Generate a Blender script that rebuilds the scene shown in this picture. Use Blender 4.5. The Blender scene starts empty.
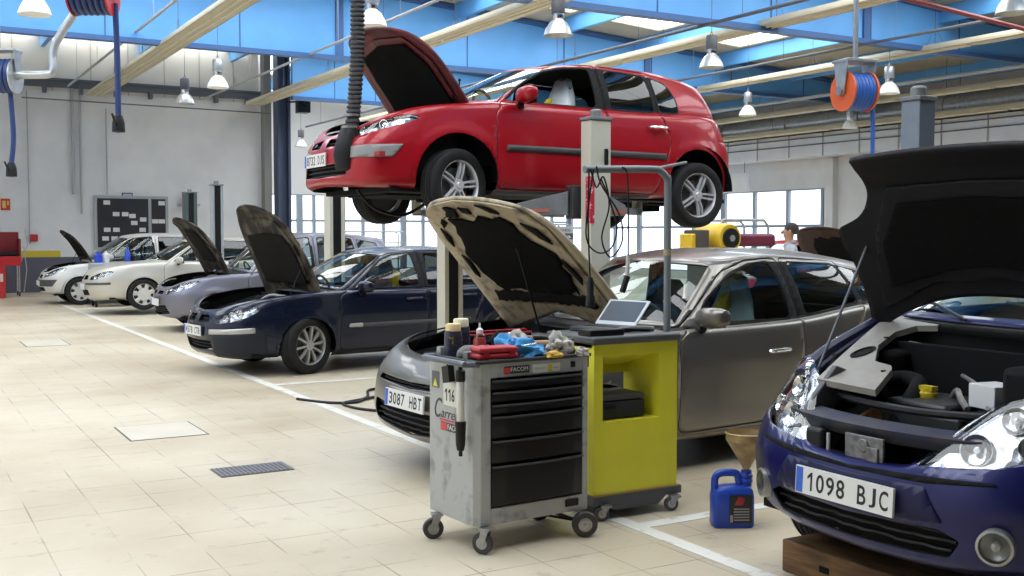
import bpy, bmesh, math, random
from mathutils import Vector, Matrix, Euler, noise as mnoise
random.seed(7)
sc = bpy.context.scene
COL = sc.collection

# ------------------------------------------------------------------ camera, world, exposure
cam_d = bpy.data.cameras.new('camera')
cam_d.sensor_width = 36.0
cam_d.lens = 36.0 * 1090.0 / 1024.0
cam_d.clip_end = 300
cam = bpy.data.objects.new('camera', cam_d)
COL.objects.link(cam)
cam.location = (0, 0, 1.6)
cam.rotation_euler = (math.radians(90) - math.atan(53 / 1090.0), 0, math.radians(-30))
sc.camera = cam

world = bpy.data.worlds.new('world'); sc.world = world
world.use_nodes = True
bg = world.node_tree.nodes['Background']
bg.inputs[0].default_value = (0.86, 0.93, 1.0, 1)
bg.inputs[1].default_value = 2.6

vs = sc.view_settings
vs.view_transform = 'Standard'
try: vs.look = 'None'
except Exception: pass
vs.exposure = 0.08
vs.gamma = 1.0
vs.use_curve_mapping = False
sc.cycles.use_denoising = True
sc.cycles.max_bounces = 8
sc.cycles.transparent_max_bounces = 16
sc.cycles.caustics_reflective = False
sc.cycles.caustics_refractive = False
SKY_STRENGTH = 5.0

# ------------------------------------------------------------------ materials
MATS = {}
def mat(name, col, rough=0.5, metal=0.0, coat=0.0, var=0.0, vscale=8.0, col2=None, bump=0.0, bscale=60.0,
        emit=0.0, spec=0.5, thresh=None, flake=0.0, stretch=None):
    if name in MATS: return MATS[name]
    m = bpy.data.materials.new(name); m.use_nodes = True
    nt = m.node_tree; b = nt.nodes['Principled BSDF']
    b.inputs['Base Color'].default_value = (*col, 1)
    b.inputs['Roughness'].default_value = rough
    b.inputs['Metallic'].default_value = metal
    b.inputs['Specular IOR Level'].default_value = spec
    if coat: b.inputs['Coat Weight'].default_value = coat; b.inputs['Coat Roughness'].default_value = 0.04
    tc = nt.nodes.new('ShaderNodeTexCoord')
    vec = tc.outputs['Object']
    if stretch:
        mp = nt.nodes.new('ShaderNodeMapping'); mp.inputs['Scale'].default_value = stretch
        nt.links.new(vec, mp.inputs[0]); vec = mp.outputs[0]
    if var or col2:
        n = nt.nodes.new('ShaderNodeTexNoise'); n.inputs['Scale'].default_value = vscale
        n.inputs['Detail'].default_value = 5
        nt.links.new(vec, n.inputs['Vector'])
        r = nt.nodes.new('ShaderNodeValToRGB')
        if thresh:
            r.color_ramp.elements[0].position = thresh[0]; r.color_ramp.elements[1].position = thresh[1]
        else:
            r.color_ramp.elements[0].position = 0.35; r.color_ramp.elements[1].position = 0.65
        c2 = col2 if col2 else tuple(max(0, c * (1 - var)) for c in col)
        r.color_ramp.elements[0].color = (*c2, 1); r.color_ramp.elements[1].color = (*col, 1)
        nt.links.new(n.outputs['Fac'], r.inputs[0]); nt.links.new(r.outputs[0], b.inputs['Base Color'])
    if bump:
        n2 = nt.nodes.new('ShaderNodeTexNoise'); n2.inputs['Scale'].default_value = bscale
        nt.links.new(vec, n2.inputs['Vector'])
        bp = nt.nodes.new('ShaderNodeBump'); bp.inputs['Strength'].default_value = bump; bp.inputs['Distance'].default_value = 0.01
        nt.links.new(n2.outputs['Fac'], bp.inputs['Height']); nt.links.new(bp.outputs[0], b.inputs['Normal'])
    if flake:
        v = nt.nodes.new('ShaderNodeTexVoronoi'); v.inputs['Scale'].default_value = flake
        nt.links.new(vec, v.inputs['Vector'])
        bp = nt.nodes.new('ShaderNodeBump'); bp.inputs['Strength'].default_value = 0.35; bp.inputs['Distance'].default_value = 0.02
        nt.links.new(v.outputs['Distance'], bp.inputs['Height']); nt.links.new(bp.outputs[0], b.inputs['Normal'])
    if emit:
        b.inputs['Emission Color'].default_value = (*col, 1); b.inputs['Emission Strength'].default_value = emit
    MATS[name] = m
    return m

def glass_mat(name, tint=(0.75, 0.82, 0.8), refl=1.0):
    if name in MATS: return MATS[name]
    m = bpy.data.materials.new(name); m.use_nodes = True
    nt = m.node_tree; nt.nodes.clear()
    o = nt.nodes.new('ShaderNodeOutputMaterial')
    t = nt.nodes.new('ShaderNodeBsdfTransparent'); t.inputs[0].default_value = (*tint, 1)
    g = nt.nodes.new('ShaderNodeBsdfGlossy'); g.inputs['Roughness'].default_value = 0.02
    g.inputs[0].default_value = (refl, refl, refl, 1)
    lw = nt.nodes.new('ShaderNodeLayerWeight'); lw.inputs[0].default_value = .5
    pw = nt.nodes.new('ShaderNodeMath'); pw.operation = 'POWER'; pw.inputs[1].default_value = 4.0
    f = nt.nodes.new('ShaderNodeMath'); f.operation = 'MULTIPLY_ADD'; f.inputs[1].default_value = .85; f.inputs[2].default_value = .05
    nt.links.new(lw.outputs['Facing'], pw.inputs[0]); nt.links.new(pw.outputs[0], f.inputs[0])
    mx = nt.nodes.new('ShaderNodeMixShader')
    nt.links.new(f.outputs[0], mx.inputs[0]); nt.links.new(t.outputs[0], mx.inputs[1]); nt.links.new(g.outputs[0], mx.inputs[2])
    nt.links.new(mx.outputs[0], o.inputs[0])
    MATS[name] = m
    return m

M_black = mat('black_plastic', (0.009, 0.009, 0.010), 0.45, spec=.3)
M_blackm = mat('black_matt', (0.007, 0.007, 0.008), 0.85, spec=.2)
M_rubber = mat('tyre_rubber', (0.016, 0.016, 0.017), 0.75, var=0.4, vscale=12, spec=.3)
M_rim = mat('alloy_rim', (0.66, 0.66, 0.67), 0.3, 0.35)
M_rimd = mat('dull_alloy_rim', (0.40, 0.40, 0.40), 0.38, 0.35)
M_cover = mat('wheel_cover_silver', (0.62, 0.61, 0.58), 0.4, 0.3)
M_disc = mat('brake_disc_steel', (0.10, 0.095, 0.09), 0.5, 0.7)
M_chrome = mat('chrome', (0.8, 0.8, 0.8), 0.12, 1.0)
M_refl = mat('headlight_reflector', (0.55, 0.56, 0.59), 0.26, 0.9, flake=17.0)
M_plate = mat('plate_white', (0.72, 0.72, 0.70), 0.45)
M_plateb = mat('plate_blue', (0.03, 0.12, 0.55), 0.45)
M_ink = mat('plate_ink', (0.012, 0.012, 0.014), 0.5)
M_glass = glass_mat('car_glass', (0.72, 0.80, 0.77))
M_glassd = glass_mat('tinted_car_glass', (0.16, 0.18, 0.18))
M_lens = glass_mat('clear_lens', (0.95, 0.96, 0.97))
M_pane = glass_mat('window_pane_glass', (0.93, 0.96, 1.0))
M_inner = mat('dark_interior_trim', (0.012, 0.012, 0.013), 0.7, spec=.25)
M_seat = mat('seat_fabric', (0.035, 0.037, 0.042), 0.9)
M_seatcov = mat('white_seat_cover', (0.62, 0.66, 0.68), 0.35, bump=0.4, bscale=18)
M_yellowp = mat('yellow_paper', (0.75, 0.6, 0.03), 0.5)
M_grime = mat('greasy_engine', (0.035, 0.032, 0.03), 0.5, col2=(0.012, 0.012, 0.012), vscale=25)
M_alu = mat('cast_aluminium', (0.38, 0.37, 0.35), 0.45, 0.6, var=0.4, vscale=20)
M_steel = mat('worn_steel', (0.42, 0.42, 0.42), 0.35, 0.8, var=0.3, vscale=15)
M_galv = mat('galvanised_sheet', (0.52, 0.54, 0.55), 0.35, 0.7, var=0.2, vscale=10)
M_amber = mat('amber_lens', (0.8, 0.25, 0.02), 0.2)
M_redlens = mat('red_lens', (0.35, 0.01, 0.01), 0.15)

# ------------------------------------------------------------------ object helpers
def link(o, parent=None):
    COL.objects.link(o)
    if parent is not None: o.parent = parent
    return o
def empty(name, label, cat, loc=(0, 0, 0), rot=(0, 0, 0), group=None):
    o = bpy.data.objects.new(name, None); o.empty_display_size = 0.2
    link(o); o.location = loc; o.rotation_euler = rot
    o['label'] = label; o['category'] = cat
    if group: o['group'] = group
    return o
def tag(o, label, cat, group=None, kind=None):
    o['label'] = label; o['category'] = cat
    if group: o['group'] = group
    if kind: o['kind'] = kind
    return o
def struct(o):
    o['kind'] = 'structure'; return o
def from_bm(name, bm, mats, parent=None, smooth=True, bevel=0.0, solid=0.0, soff=0, segs=2, sang=40):
    me = bpy.data.meshes.new(name)
    bmesh.ops.recalc_face_normals(bm, faces=bm.faces) if False else None
    bm.to_mesh(me); bm.free()
    if not isinstance(mats, (list, tuple)): mats = [mats]
    for m in mats: me.materials.append(m)
    for p in me.polygons: p.use_smooth = smooth
    if smooth:
        try: me.set_sharp_from_angle(angle=math.radians(sang))
        except Exception: pass
    o = bpy.data.objects.new(name, me); link(o, parent)
    if solid:
        s = o.modifiers.new('solid', 'SOLIDIFY'); s.thickness = solid; s.offset = -1
        s.material_offset = soff; s.material_offset_rim = soff
    if bevel:
        b = o.modifiers.new('bevel', 'BEVEL'); b.width = bevel; b.segments = segs; b.limit_method = 'ANGLE'
        b.angle_limit = math.radians(35)
    return o

class MB:
    """collects simple shapes into one mesh; every face carries a material slot"""
    def __init__(s): s.bm = bmesh.new()
    def _m(s, faces, m):
        for f in faces: f.material_index = m
    def box(s, lo, hi, m=0, M=None):
        (x0, y0, z0), (x1, y1, z1) = lo, hi
        P = [(x0,y0,z0),(x1,y0,z0),(x1,y1,z0),(x0,y1,z0),(x0,y0,z1),(x1,y0,z1),(x1,y1,z1),(x0,y1,z1)]
        V = [s.bm.verts.new(M @ Vector(p) if M else p) for p in P]
        F = [s.bm.faces.new([V[i] for i in q]) for q in ((0,3,2,1),(4,5,6,7),(0,1,5,4),(1,2,6,5),(2,3,7,6),(3,0,4,7))]
        s._m(F, m); return s
    def cbox(s, c, size, m=0, M=None):
        return s.box([c[i] - size[i] / 2 for i in range(3)], [c[i] + size[i] / 2 for i in range(3)], m, M)
    def rings(s, rings, m=0, cap0=True, cap1=True, closed=True):
        R = [[s.bm.verts.new(p) for p in r] for r in rings]
        F = []
        n = len(R[0])
        for a, b in zip(R, R[1:]):
            for i in range(n if closed else n - 1):
                j = (i + 1) % n
                try: F.append(s.bm.faces.new((a[i], a[j], b[j], b[i])))
                except ValueError: pass
        if cap0 and n > 2: F.append(s.bm.faces.new(list(reversed(R[0]))))
        if cap1 and n > 2: F.append(s.bm.faces.new(R[-1]))
        s._m(F, m); return s
    def tube(s, pts, r, seg=8, m=0, caps=True, smooth=False):
        pts = [Vector(p) for p in pts]
        if smooth: pts = catmull(pts, smooth)
        n = len(pts)
        rr = r if callable(r) else (lambda t: r)
        T = [(pts[min(i + 1, n - 1)] - pts[max(i - 1, 0)]).normalized() for i in range(n)]
        up = Vector((0, 0, 1)) if abs(T[0].z) < 0.9 else Vector((1, 0, 0))
        N = T[0].cross(up).normalized()
        rings = []
        for i in range(n):
            N = (N - T[i] * N.dot(T[i])).normalized(); B = T[i].cross(N)
            q = rr(i / max(1, n - 1))
            rings.append([pts[i] + (N * math.cos(2 * math.pi * k / seg) + B * math.sin(2 * math.pi * k / seg)) * q for k in range(seg)])
        return s.rings(rings, m, caps, caps)
    def cyl(s, p0, p1, r0, r1=None, seg=16, m=0, caps=True):
        r1 = r0 if r1 is None else r1
        return s.tube([p0, p1], lambda t: r0 + (r1 - r0) * t, seg, m, caps)
    def lathe(s, prof, o=(0, 0, 0), axis='z', seg=24, m=0, cap=True):
        rings = []
        for r, h in prof:
            ring = []
            for k in range(seg):
                c, d = math.cos(2 * math.pi * k / seg) * max(r, 1e-4), math.sin(2 * math.pi * k / seg) * max(r, 1e-4)
                p = {'z': (c, d, h), 'y': (c, h, -d), 'x': (h, c, d)}[axis]
                ring.append((p[0] + o[0], p[1] + o[1], p[2] + o[2]))
            rings.append(ring)
        return s.rings(rings, m, cap, cap)
    def prism(s, poly, axis, a0, a1, m=0):
        """poly extruded along an axis; poly is in the other two coordinates"""
        def P(q, a): return {'x': (a, q[0], q[1]), 'y': (q[0], a, q[1]), 'z': (q[0], q[1], a)}[axis]
        return s.rings([[P(q, a0) for q in poly], [P(q, a1) for q in poly]], m)
    def ball(s, c, r, m=0, seg=12, n=8):
        r = (r, r, r) if not isinstance(r, tuple) else r
        rings = []
        for i in range(n + 1):
            a = math.pi * i / n - math.pi / 2
            q = max(math.cos(a), 0.001)
            rings.append([(c[0] + r[0] * q * math.cos(2 * math.pi * k / seg), c[1] + r[1] * q * math.sin(2 * math.pi * k / seg), c[2] + r[2] * math.sin(a)) for k in range(seg)])
        return s.rings(rings, m)
    def grid(s, P, m=0):
        R = [[s.bm.verts.new(p) for p in row] for row in P]
        F = []
        for a, b in zip(R, R[1:]):
            for i in range(len(a) - 1):
                try: F.append(s.bm.faces.new((a[i], a[i + 1], b[i + 1], b[i])))
                except ValueError: pass
        s._m(F, m); return s
    def xf(s, M):
        bmesh.ops.transform(s.bm, matrix=M, verts=s.bm.verts); return s
    def out(s, name, mats, parent=None, smooth=True, bevel=0.0, solid=0.0, segs=2, sang=35):
        bmesh.ops.recalc_face_normals(s.bm, faces=s.bm.faces)
        return from_bm(name, s.bm, mats, parent, smooth, bevel, solid, 0, segs, sang)

def catmull(pts, n):
    out = []
    P = [pts[0]] + list(pts) + [pts[-1]]
    for i in range(1, len(P) - 2):
        a, b, c, d = P[i - 1], P[i], P[i + 1], P[i + 2]
        for k in range(n):
            t = k / n
            out.append(0.5 * ((2 * b) + (c - a) * t + (2 * a - 5 * b + 4 * c - d) * t * t + (3 * b - a - 3 * c + d) * t ** 3))
    out.append(pts[-1])
    return out
def pch(tab):
    """monotone cubic through (x, y) pairs"""
    X = [p[0] for p in tab]; Y = [p[1] for p in tab]; n = len(X)
    if n == 1: return lambda x: Y[0]
    d = [(Y[i + 1] - Y[i]) / (X[i + 1] - X[i]) for i in range(n - 1)]
    m = [d[0]] + [0 if d[i - 1] * d[i] <= 0 else 2 * d[i - 1] * d[i] / (d[i - 1] + d[i]) for i in range(1, n - 1)] + [d[-1]]
    def f(x):
        if x <= X[0]: return Y[0]
        if x >= X[-1]: return Y[-1]
        i = 0
        while x > X[i + 1]: i += 1
        h = X[i + 1] - X[i]; t = (x - X[i]) / h
        return ((1 + 2 * t) * (1 - t) ** 2 * Y[i] + t * (1 - t) ** 2 * h * m[i] + t * t * (3 - 2 * t) * Y[i + 1] + t * t * (t - 1) * h * m[i + 1])
    return f
def text(name, s, size, M, m, parent=None, depth=0.001, width=None, font_shear=0.0, bold=0.0):
    c = bpy.data.curves.new('txt', 'FONT'); c.body = s; c.size = size; c.align_x = 'CENTER'; c.align_y = 'CENTER'
    c.extrude = depth; c.shear = font_shear; c.offset = bold
    o = bpy.data.objects.new('txt', c); COL.objects.link(o)
    dg = bpy.context.evaluated_depsgraph_get(); dg.update()
    me = bpy.data.meshes.new_from_object(o.evaluated_get(dg))
    COL.objects.unlink(o); bpy.data.objects.remove(o)
    if width:
        xs = [v.co.x for v in me.vertices]; w = max(xs) - min(xs); cx = (max(xs) + min(xs)) / 2
        for v in me.vertices: v.co.x = (v.co.x - cx) * width / w
    me.transform(M); me.materials.clear(); me.materials.append(m); me.name = name
    t = bpy.data.objects.new(name, me); link(t, parent)
    return t
def mono_text(name, s, h, width, M, m, parent=None, depth=.0008):
    """condensed sign lettering: every character in a cell of its own, the figure 1 with a flag"""
    cell = width / len(s); bm = bmesh.new()
    for i, ch in enumerate(s):
        if ch == ' ': continue
        cx = -width / 2 + cell * (i + .5)
        if ch == '1':
            t = h * .13
            P = [(.02 * h, -h / 2), (.02 * h + t, -h / 2), (.02 * h + t, h / 2), (.02 * h + t * .2, h / 2), (-.20 * h, h * .27), (-.20 * h, h * .12), (.02 * h, h * .27)]
            lo = [bm.verts.new((cx + x, y, 0)) for x, y in P]; hi = [bm.verts.new((cx + x, y, depth)) for x, y in P]
            bm.faces.new(lo[::-1]); bm.faces.new(hi)
            for k in range(len(P)): bm.faces.new((lo[k], lo[(k + 1) % len(P)], hi[(k + 1) % len(P)], hi[k]))
            continue
        c = bpy.data.curves.new('txt', 'FONT'); c.body = ch; c.size = 1; c.extrude = .01; c.offset = .012; c.resolution_u = 4
        o = bpy.data.objects.new('txt', c); COL.objects.link(o)
        dg = bpy.context.evaluated_depsgraph_get(); dg.update()
        me = bpy.data.meshes.new_from_object(o.evaluated_get(dg)); COL.objects.unlink(o); bpy.data.objects.remove(o)
        xs = [v.co.x for v in me.vertices]; ys = [v.co.y for v in me.vertices]; zs = [v.co.z for v in me.vertices]
        w = cell * (.78 if ch != 'J' else .6)
        for v in me.vertices:
            v.co.x = cx + ((v.co.x - min(xs)) / (max(xs) - min(xs)) - .5) * w; v.co.y = ((v.co.y - min(ys)) / (max(ys) - min(ys)) - .5) * h
            v.co.z = (v.co.z - min(zs)) / (max(zs) - min(zs)) * depth
        bm.from_mesh(me); bpy.data.meshes.remove(me)
    bmesh.ops.transform(bm, matrix=M, verts=bm.verts)
    return from_bm(name, bm, m, parent, smooth=False)
def face_M(o, xd, zd):
    """matrix whose local x runs along xd, local y along zd (text plane)"""
    x = Vector(xd).normalized(); y = Vector(zd).normalized(); z = x.cross(y)
    M = Matrix((x, y, z)).transposed().to_4x4(); M.translation = Vector(o)
    return M
# ------------------------------------------------------------------ the hall
X0, X1, Y0, Y1, YB = -7.0, 26.0, -9.0, 33.0, 40.0
ZG = 5.6
def roofz(x): return 7.2 - .068 * max(0.0, x - 10.0)
M_wall = mat('white_painted_wall', (0.76, 0.76, 0.755), 0.85, var=0.08, vscale=1.5)
M_wallc = mat('cream_cladding', (0.66, 0.63, 0.56), 0.7, var=0.05, vscale=1)
M_dado = mat('dark_grey_dado', (0.10, 0.10, 0.13), 0.6)
M_yel = mat('yellow_wall_band', (0.62, 0.48, 0.03), 0.6)
M_blue = mat('blue_painted_steel', (0.14, 0.43, 0.86), 0.5, var=0.10, vscale=1.2)
M_blued = mat('dark_blue_steel', (0.05, 0.13, 0.32), 0.5)
M_deck = mat('roof_deck', (0.50, 0.46, 0.36), 0.8, var=0.12, vscale=2)
M_tray = mat('cream_light_trunking', (0.60, 0.54, 0.39), 0.5, var=0.08, vscale=3)
M_pipe = mat('dark_pipe', (0.10, 0.11, 0.13), 0.5)
M_greyp = mat('grey_pipe', (0.40, 0.41, 0.42), 0.5)
M_frame = mat('grey_window_frame', (0.30, 0.34, 0.40), 0.5)

def floor_mat():
    m = bpy.data.materials.new('workshop_floor_tiles'); m.use_nodes = True
    nt = m.node_tree; b = nt.nodes['Principled BSDF']; N = nt.nodes.new; Lk = nt.links.new
    tc = N('ShaderNodeTexCoord')
    br = N('ShaderNodeTexBrick'); br.offset = 0.0; br.squash = 1.0
    br.inputs['Scale'].default_value = 1.0
    br.inputs['Brick Width'].default_value = .345; br.inputs['Row Height'].default_value = .345
    br.inputs['Mortar Size'].default_value = .005; br.inputs['Mortar Smooth'].default_value = .4
    br.inputs['Color1'].default_value = (0.60, 0.53, 0.41, 1); br.inputs['Color2'].default_value = (0.56, 0.49, 0.375, 1)
    br.inputs['Mortar'].default_value = (0.22, 0.185, 0.145, 1)
    Lk(tc.outputs['Object'], br.inputs['Vector'])
    n1 = N('ShaderNodeTexNoise'); n1.inputs['Scale'].default_value = .55; n1.inputs['Detail'].default_value = 6; Lk(tc.outputs['Object'], n1.inputs['Vector'])
    n2 = N('ShaderNodeTexNoise'); n2.inputs['Scale'].default_value = 5.5; n2.inputs['Detail'].default_value = 8; n2.inputs['Roughness'].default_value = .7; Lk(tc.outputs['Object'], n2.inputs['Vector'])
    # worn joints: the mortar fades in and out
    r0 = N('ShaderNodeValToRGB'); r0.color_ramp.elements[0].position = .42; r0.color_ramp.elements[1].position = .62
    n0 = N('ShaderNodeTexNoise'); n0.inputs['Scale'].default_value = 1.7; n0.inputs['Detail'].default_value = 4; Lk(tc.outputs['Object'], n0.inputs['Vector']); Lk(n0.outputs['Fac'], r0.inputs[0])
    base = N('ShaderNodeMix'); base.data_type = 'RGBA'; base.inputs[6].default_value = (0.585, 0.517, 0.395, 1); Lk(r0.outputs[0], base.inputs[0]); Lk(br.outputs['Color'], base.inputs[7])
    m1 = N('ShaderNodeMix'); m1.data_type = 'RGBA'; m1.blend_type = 'MULTIPLY'
    r1 = N('ShaderNodeValToRGB'); r1.color_ramp.elements[0].position = .3; r1.color_ramp.elements[0].color = (.74, .68, .60, 1); r1.color_ramp.elements[1].position = .6; r1.color_ramp.elements[1].color = (1, 1, 1, 1)
    Lk(n1.outputs['Fac'], r1.inputs[0]); m1.inputs[0].default_value = 1; Lk(base.outputs[2], m1.inputs[6]); Lk(r1.outputs[0], m1.inputs[7])
    m2 = N('ShaderNodeMix'); m2.data_type = 'RGBA'; m2.blend_type = 'MULTIPLY'
    r2 = N('ShaderNodeValToRGB'); r2.color_ramp.elements[0].position = .30; r2.color_ramp.elements[0].color = (.62, .58, .54, 1); r2.color_ramp.elements[1].position = .42; r2.color_ramp.elements[1].color = (1, 1, 1, 1)
    Lk(n2.outputs['Fac'], r2.inputs[0]); m2.inputs[0].default_value = .8; Lk(m1.outputs[2], m2.inputs[6]); Lk(r2.outputs[0], m2.inputs[7])
    Lk(m2.outputs[2], b.inputs['Base Color'])
    rr = N('ShaderNodeMapRange'); rr.inputs['To Min'].default_value = .28; rr.inputs['To Max'].default_value = .5; Lk(n2.outputs['Fac'], rr.inputs[0]); Lk(rr.outputs[0], b.inputs['Roughness'])
    b.inputs['Specular IOR Level'].default_value = .45
    return m
def box_obj(name, lo, hi, m, parent=None, bevel=0.0, st=False):
    o = MB().box(lo, hi).out(name, m, parent, smooth=False, bevel=bevel)
    if st: struct(o)
    return o
fl = MB(); fl.box((X0 - .2, Y0 - .2, -.2), (X1 + .2, YB + .2, 0)); struct(fl.out('floor', floor_mat(), smooth=False))
# walls
w = MB(); w.box((X0, Y1, 1.16), (10.1, Y1 + .25, 5.62)); w.box((X0, Y1, 0), (10.1, Y1 + .25, .98), 1); w.box((X0, Y1, .98), (4.35, Y1 + .25, 1.16), 2); w.box((4.35, Y1, .98), (10.1, Y1 + .25, 1.16))
w.box((X0, Y1 + .05, 5.62), (10.1, Y1 + .25, 7.3), 3)
for i in range(17): w.box((X0 + i * 1.02, Y1 + .03, 5.62), (X0 + i * 1.02 + .025, Y1 + .05, 7.2), 4)
struct(w.out('wall_far', [M_wall, M_dado, M_yel, M_wallc, mat('cladding_joint', (.42, .40, .35), .8)], smooth=False))
w = MB(); w.box((10.1, Y1 + .25, 0), (10.35, YB, 7.2)); struct(w.out('wall_return', M_wall, smooth=False))
M_bk = mat('off_white_panel', (0.68, 0.69, 0.70), 0.7)
w = MB(); w.box((10.1, YB, 3.15), (X1 + .2, YB + .25, 7.3)); w.box((10.1, YB, 0), (X1 + .2, YB + .25, .25)); struct(w.out('wall_back', M_bk, smooth=False))
w = MB()
w.box((X1, Y0, 0), (X1 + .25, 25.2, 7.0)); w.box((X1, 25.2, 3.1), (X1 + .25, YB, 7.0)); w.box((X1, 25.2, 0), (X1 + .25, YB, .25))
for y in (12, 17.5, 21.4, 23.2, 24.6): w.box((X1 - .22, y, 0), (X1, y + .35, 4.0))
struct(w.out('wall_right', [M_wall], smooth=False))
struct(box_obj('wall_left', (X0 - .25, Y0, 0), (X0, Y1, 7.0), M_wall)); struct(box_obj('wall_behind', (X0, Y0 - .25, 0), (X1, Y0, 7.0), mat('grey_rear_wall', (.22, .22, .22), .8)))
# windows: frames and panes
def window(name, axis, c, a0, a1, z0, z1, na, zs):
    f = MB(); t = .06
    def bx(a, b, za, zb, d0, d1):
        if axis == 'y': f.box((a, c + d0, za), (b, c + d1, zb))
        else: f.box((c + d0, a, za), (c + d1, b, zb))
    for i in range(na + (1 if name in ('window_3', 'window_6') else 0)):
        a = a0 + (a1 - a0) * i / na; q = t * (2 if i % 3 == 0 else 1)
        bx(a - q, a + q, z0, z1, 0, .12)
    for z in zs: bx(a0, a1, z - .045, z + .045, .01, .11)
    o = f.out(name, M_frame, smooth=False); struct(o)
    p = MB()
    if axis == 'y': p.grid([[(a0, c + .06, z0), (a1, c + .06, z0)], [(a0, c + .06, z1), (a1, c + .06, z1)]])
    else: p.grid([[(c + .06, a0, z0), (c + .06, a1, z0)], [(c + .06, a0, z1), (c + .06, a1, z1)]])
    p.out('window_pane', M_pane, o, smooth=False)
window('window_1', 'y', YB, 10.35, 15.5, .25, 3.15, 9, (.25, 1.25, 2.15, 3.15))
window('window_2', 'y', YB, 15.5, 20.7, .25, 3.15, 6, (.25, 1.0, 2.15, 3.15))
window('window_3', 'y', YB, 20.7, 26, .25, 3.15, 6, (.25, 1.0, 2.15, 3.15))
window('window_4', 'x', X1, 25.2, 30.0, .25, 3.1, 3, (.25, 1.9, 3.1))
window('window_5', 'x', X1, 30.0, 35.0, .25, 3.1, 3, (.25, 1.9, 3.1))
window('window_6', 'x', X1, 35.0, 40.0, .25, 3.1, 3, (.25, 1.9, 3.1))
# roof: pitched deck with skylights between the purlins
M_sky = mat('skylight_sheet', (0.93, 0.97, 1.0), 0.6, emit=SKY_STRENGTH)
GY = [-6.2, 1.2, 8.6, 16.0, 23.4, 30.8, 38.2]
PX = [X0 + .4 + 2.65 * k for k in range(13)]
ceils = {}
def slab(mb, xa, xb, ya, yb, dz=0.0, th=.08, m=0):
    mb.rings([[(xa, y, roofz(xa) + dz) , (xb, y, roofz(xb) + dz), (xb, y, roofz(xb) + dz + th), (xa, y, roofz(xa) + dz + th)] for y in (ya, yb)], m)
edges = [X0 - .3] + PX + [X1 + .3]
edges = sorted(set(edges + [10.0]))
SKYN = 0
sky = MB()
for gy, gy2 in zip([Y0 - .3] + GY, GY + [YB + .3]):
    s0, s1 = gy + 1.7, min(gy + 6.1, gy2 - .3)
    if gy < 1.0: s1 = s0
    for a, b in zip(edges, edges[1:]):
        ceil = ceils.setdefault(a, MB())
        if 23 < gy < 30: s0, s1 = (gy + .5, gy + 2.2) if b < 10.5 else (gy + 1.7, gy + 6.1)  # left bays: short strip hidden behind the girder, added to light the far wall
        if s1 > s0 and b < 21.8:
            slab(ceil, a, b, gy, s0); slab(ceil, a, b, s1, gy2)
            slab(ceil, a, a + min(.22, b - a), s0, s1)
            if b - a > .3:
                slab(ceil, b - .22, b, s0, s1)
                slab(sky, a + .22, b - .22, s0, s1, .06, .03)
        else: slab(ceil, a, b, gy, gy2)
for c_ in ceils.values(): struct(c_.out('ceiling', M_deck, smooth=False))
o = sky.out('skylight', M_sky, smooth=False); o['kind'] = 'structure'
# blue lattice girders clad in blue sheet, one per roof bay
for gi, gy in enumerate(GY[1:6]):
    g = MB()
    xa, xb = (X0, X1) if gi < 4 else (10.4, X1)
    N_ = 12
    top = [(xa + (xb - xa) * i / N_, roofz(xa + (xb - xa) * i / N_) - .02) for i in range(N_ + 1)]
    for p, q in zip(top, top[1:]):
        g.rings([[(p[0], gy + d, ZG), (q[0], gy + d, ZG), (q[0], gy + d, q[1]), (p[0], gy + d, p[1])] for d in (-.04, .04)])
        g.rings([[(p[0], gy + d, p[1] - .12), (q[0], gy + d, q[1] - .12), (q[0], gy + d, q[1]), (p[0], gy + d, p[1])] for d in (-.12, .12)], 1)
        g.box((p[0] - .012, gy - .055, ZG), (p[0] + .012, gy + .055, p[1]), 1)
    g.box((xa, gy - .11, ZG - .08), (xb, gy + .11, ZG + .02), 1)
    for x in (1.6, 9.0, 17.6): g.box((x - .09, gy - .09, ZG), (x + .09, gy + .09, roofz(x)), 1) if xa < x < xb else None
    struct(g.out('trim_%d' % (gi + 1), [M_blue, M_blued], smooth=False))
g = MB()
for x in PX:
    for a, b in zip(GY, GY[1:]):
        g.box((x - .06, a, roofz(x) - .36), (x + .06, b, roofz(x) - .01))
struct(g.out('trim_6', M_blue, smooth=False))
# building columns
M_col = mat('dark_steel_column', (0.055, 0.075, 0.13), 0.5)
c = MB(); c.box((10.12, 32.55, 0), (10.34, 32.9, 7.2), 1); c.box((10.48, 32.35, 0), (10.56, 32.8, 7.2)); c.box((10.80, 32.35, 0), (10.88, 32.8, 7.2)); c.box((10.56, 32.52, 0), (10.80, 32.62, 7.2))
o = c.out('pillar', [mat('dark_steel_column', (0.03, 0.042, 0.085), 0.5), mat('grey_column_cover', (.22, .22, .21), .6)], smooth=False); struct(o)
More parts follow.
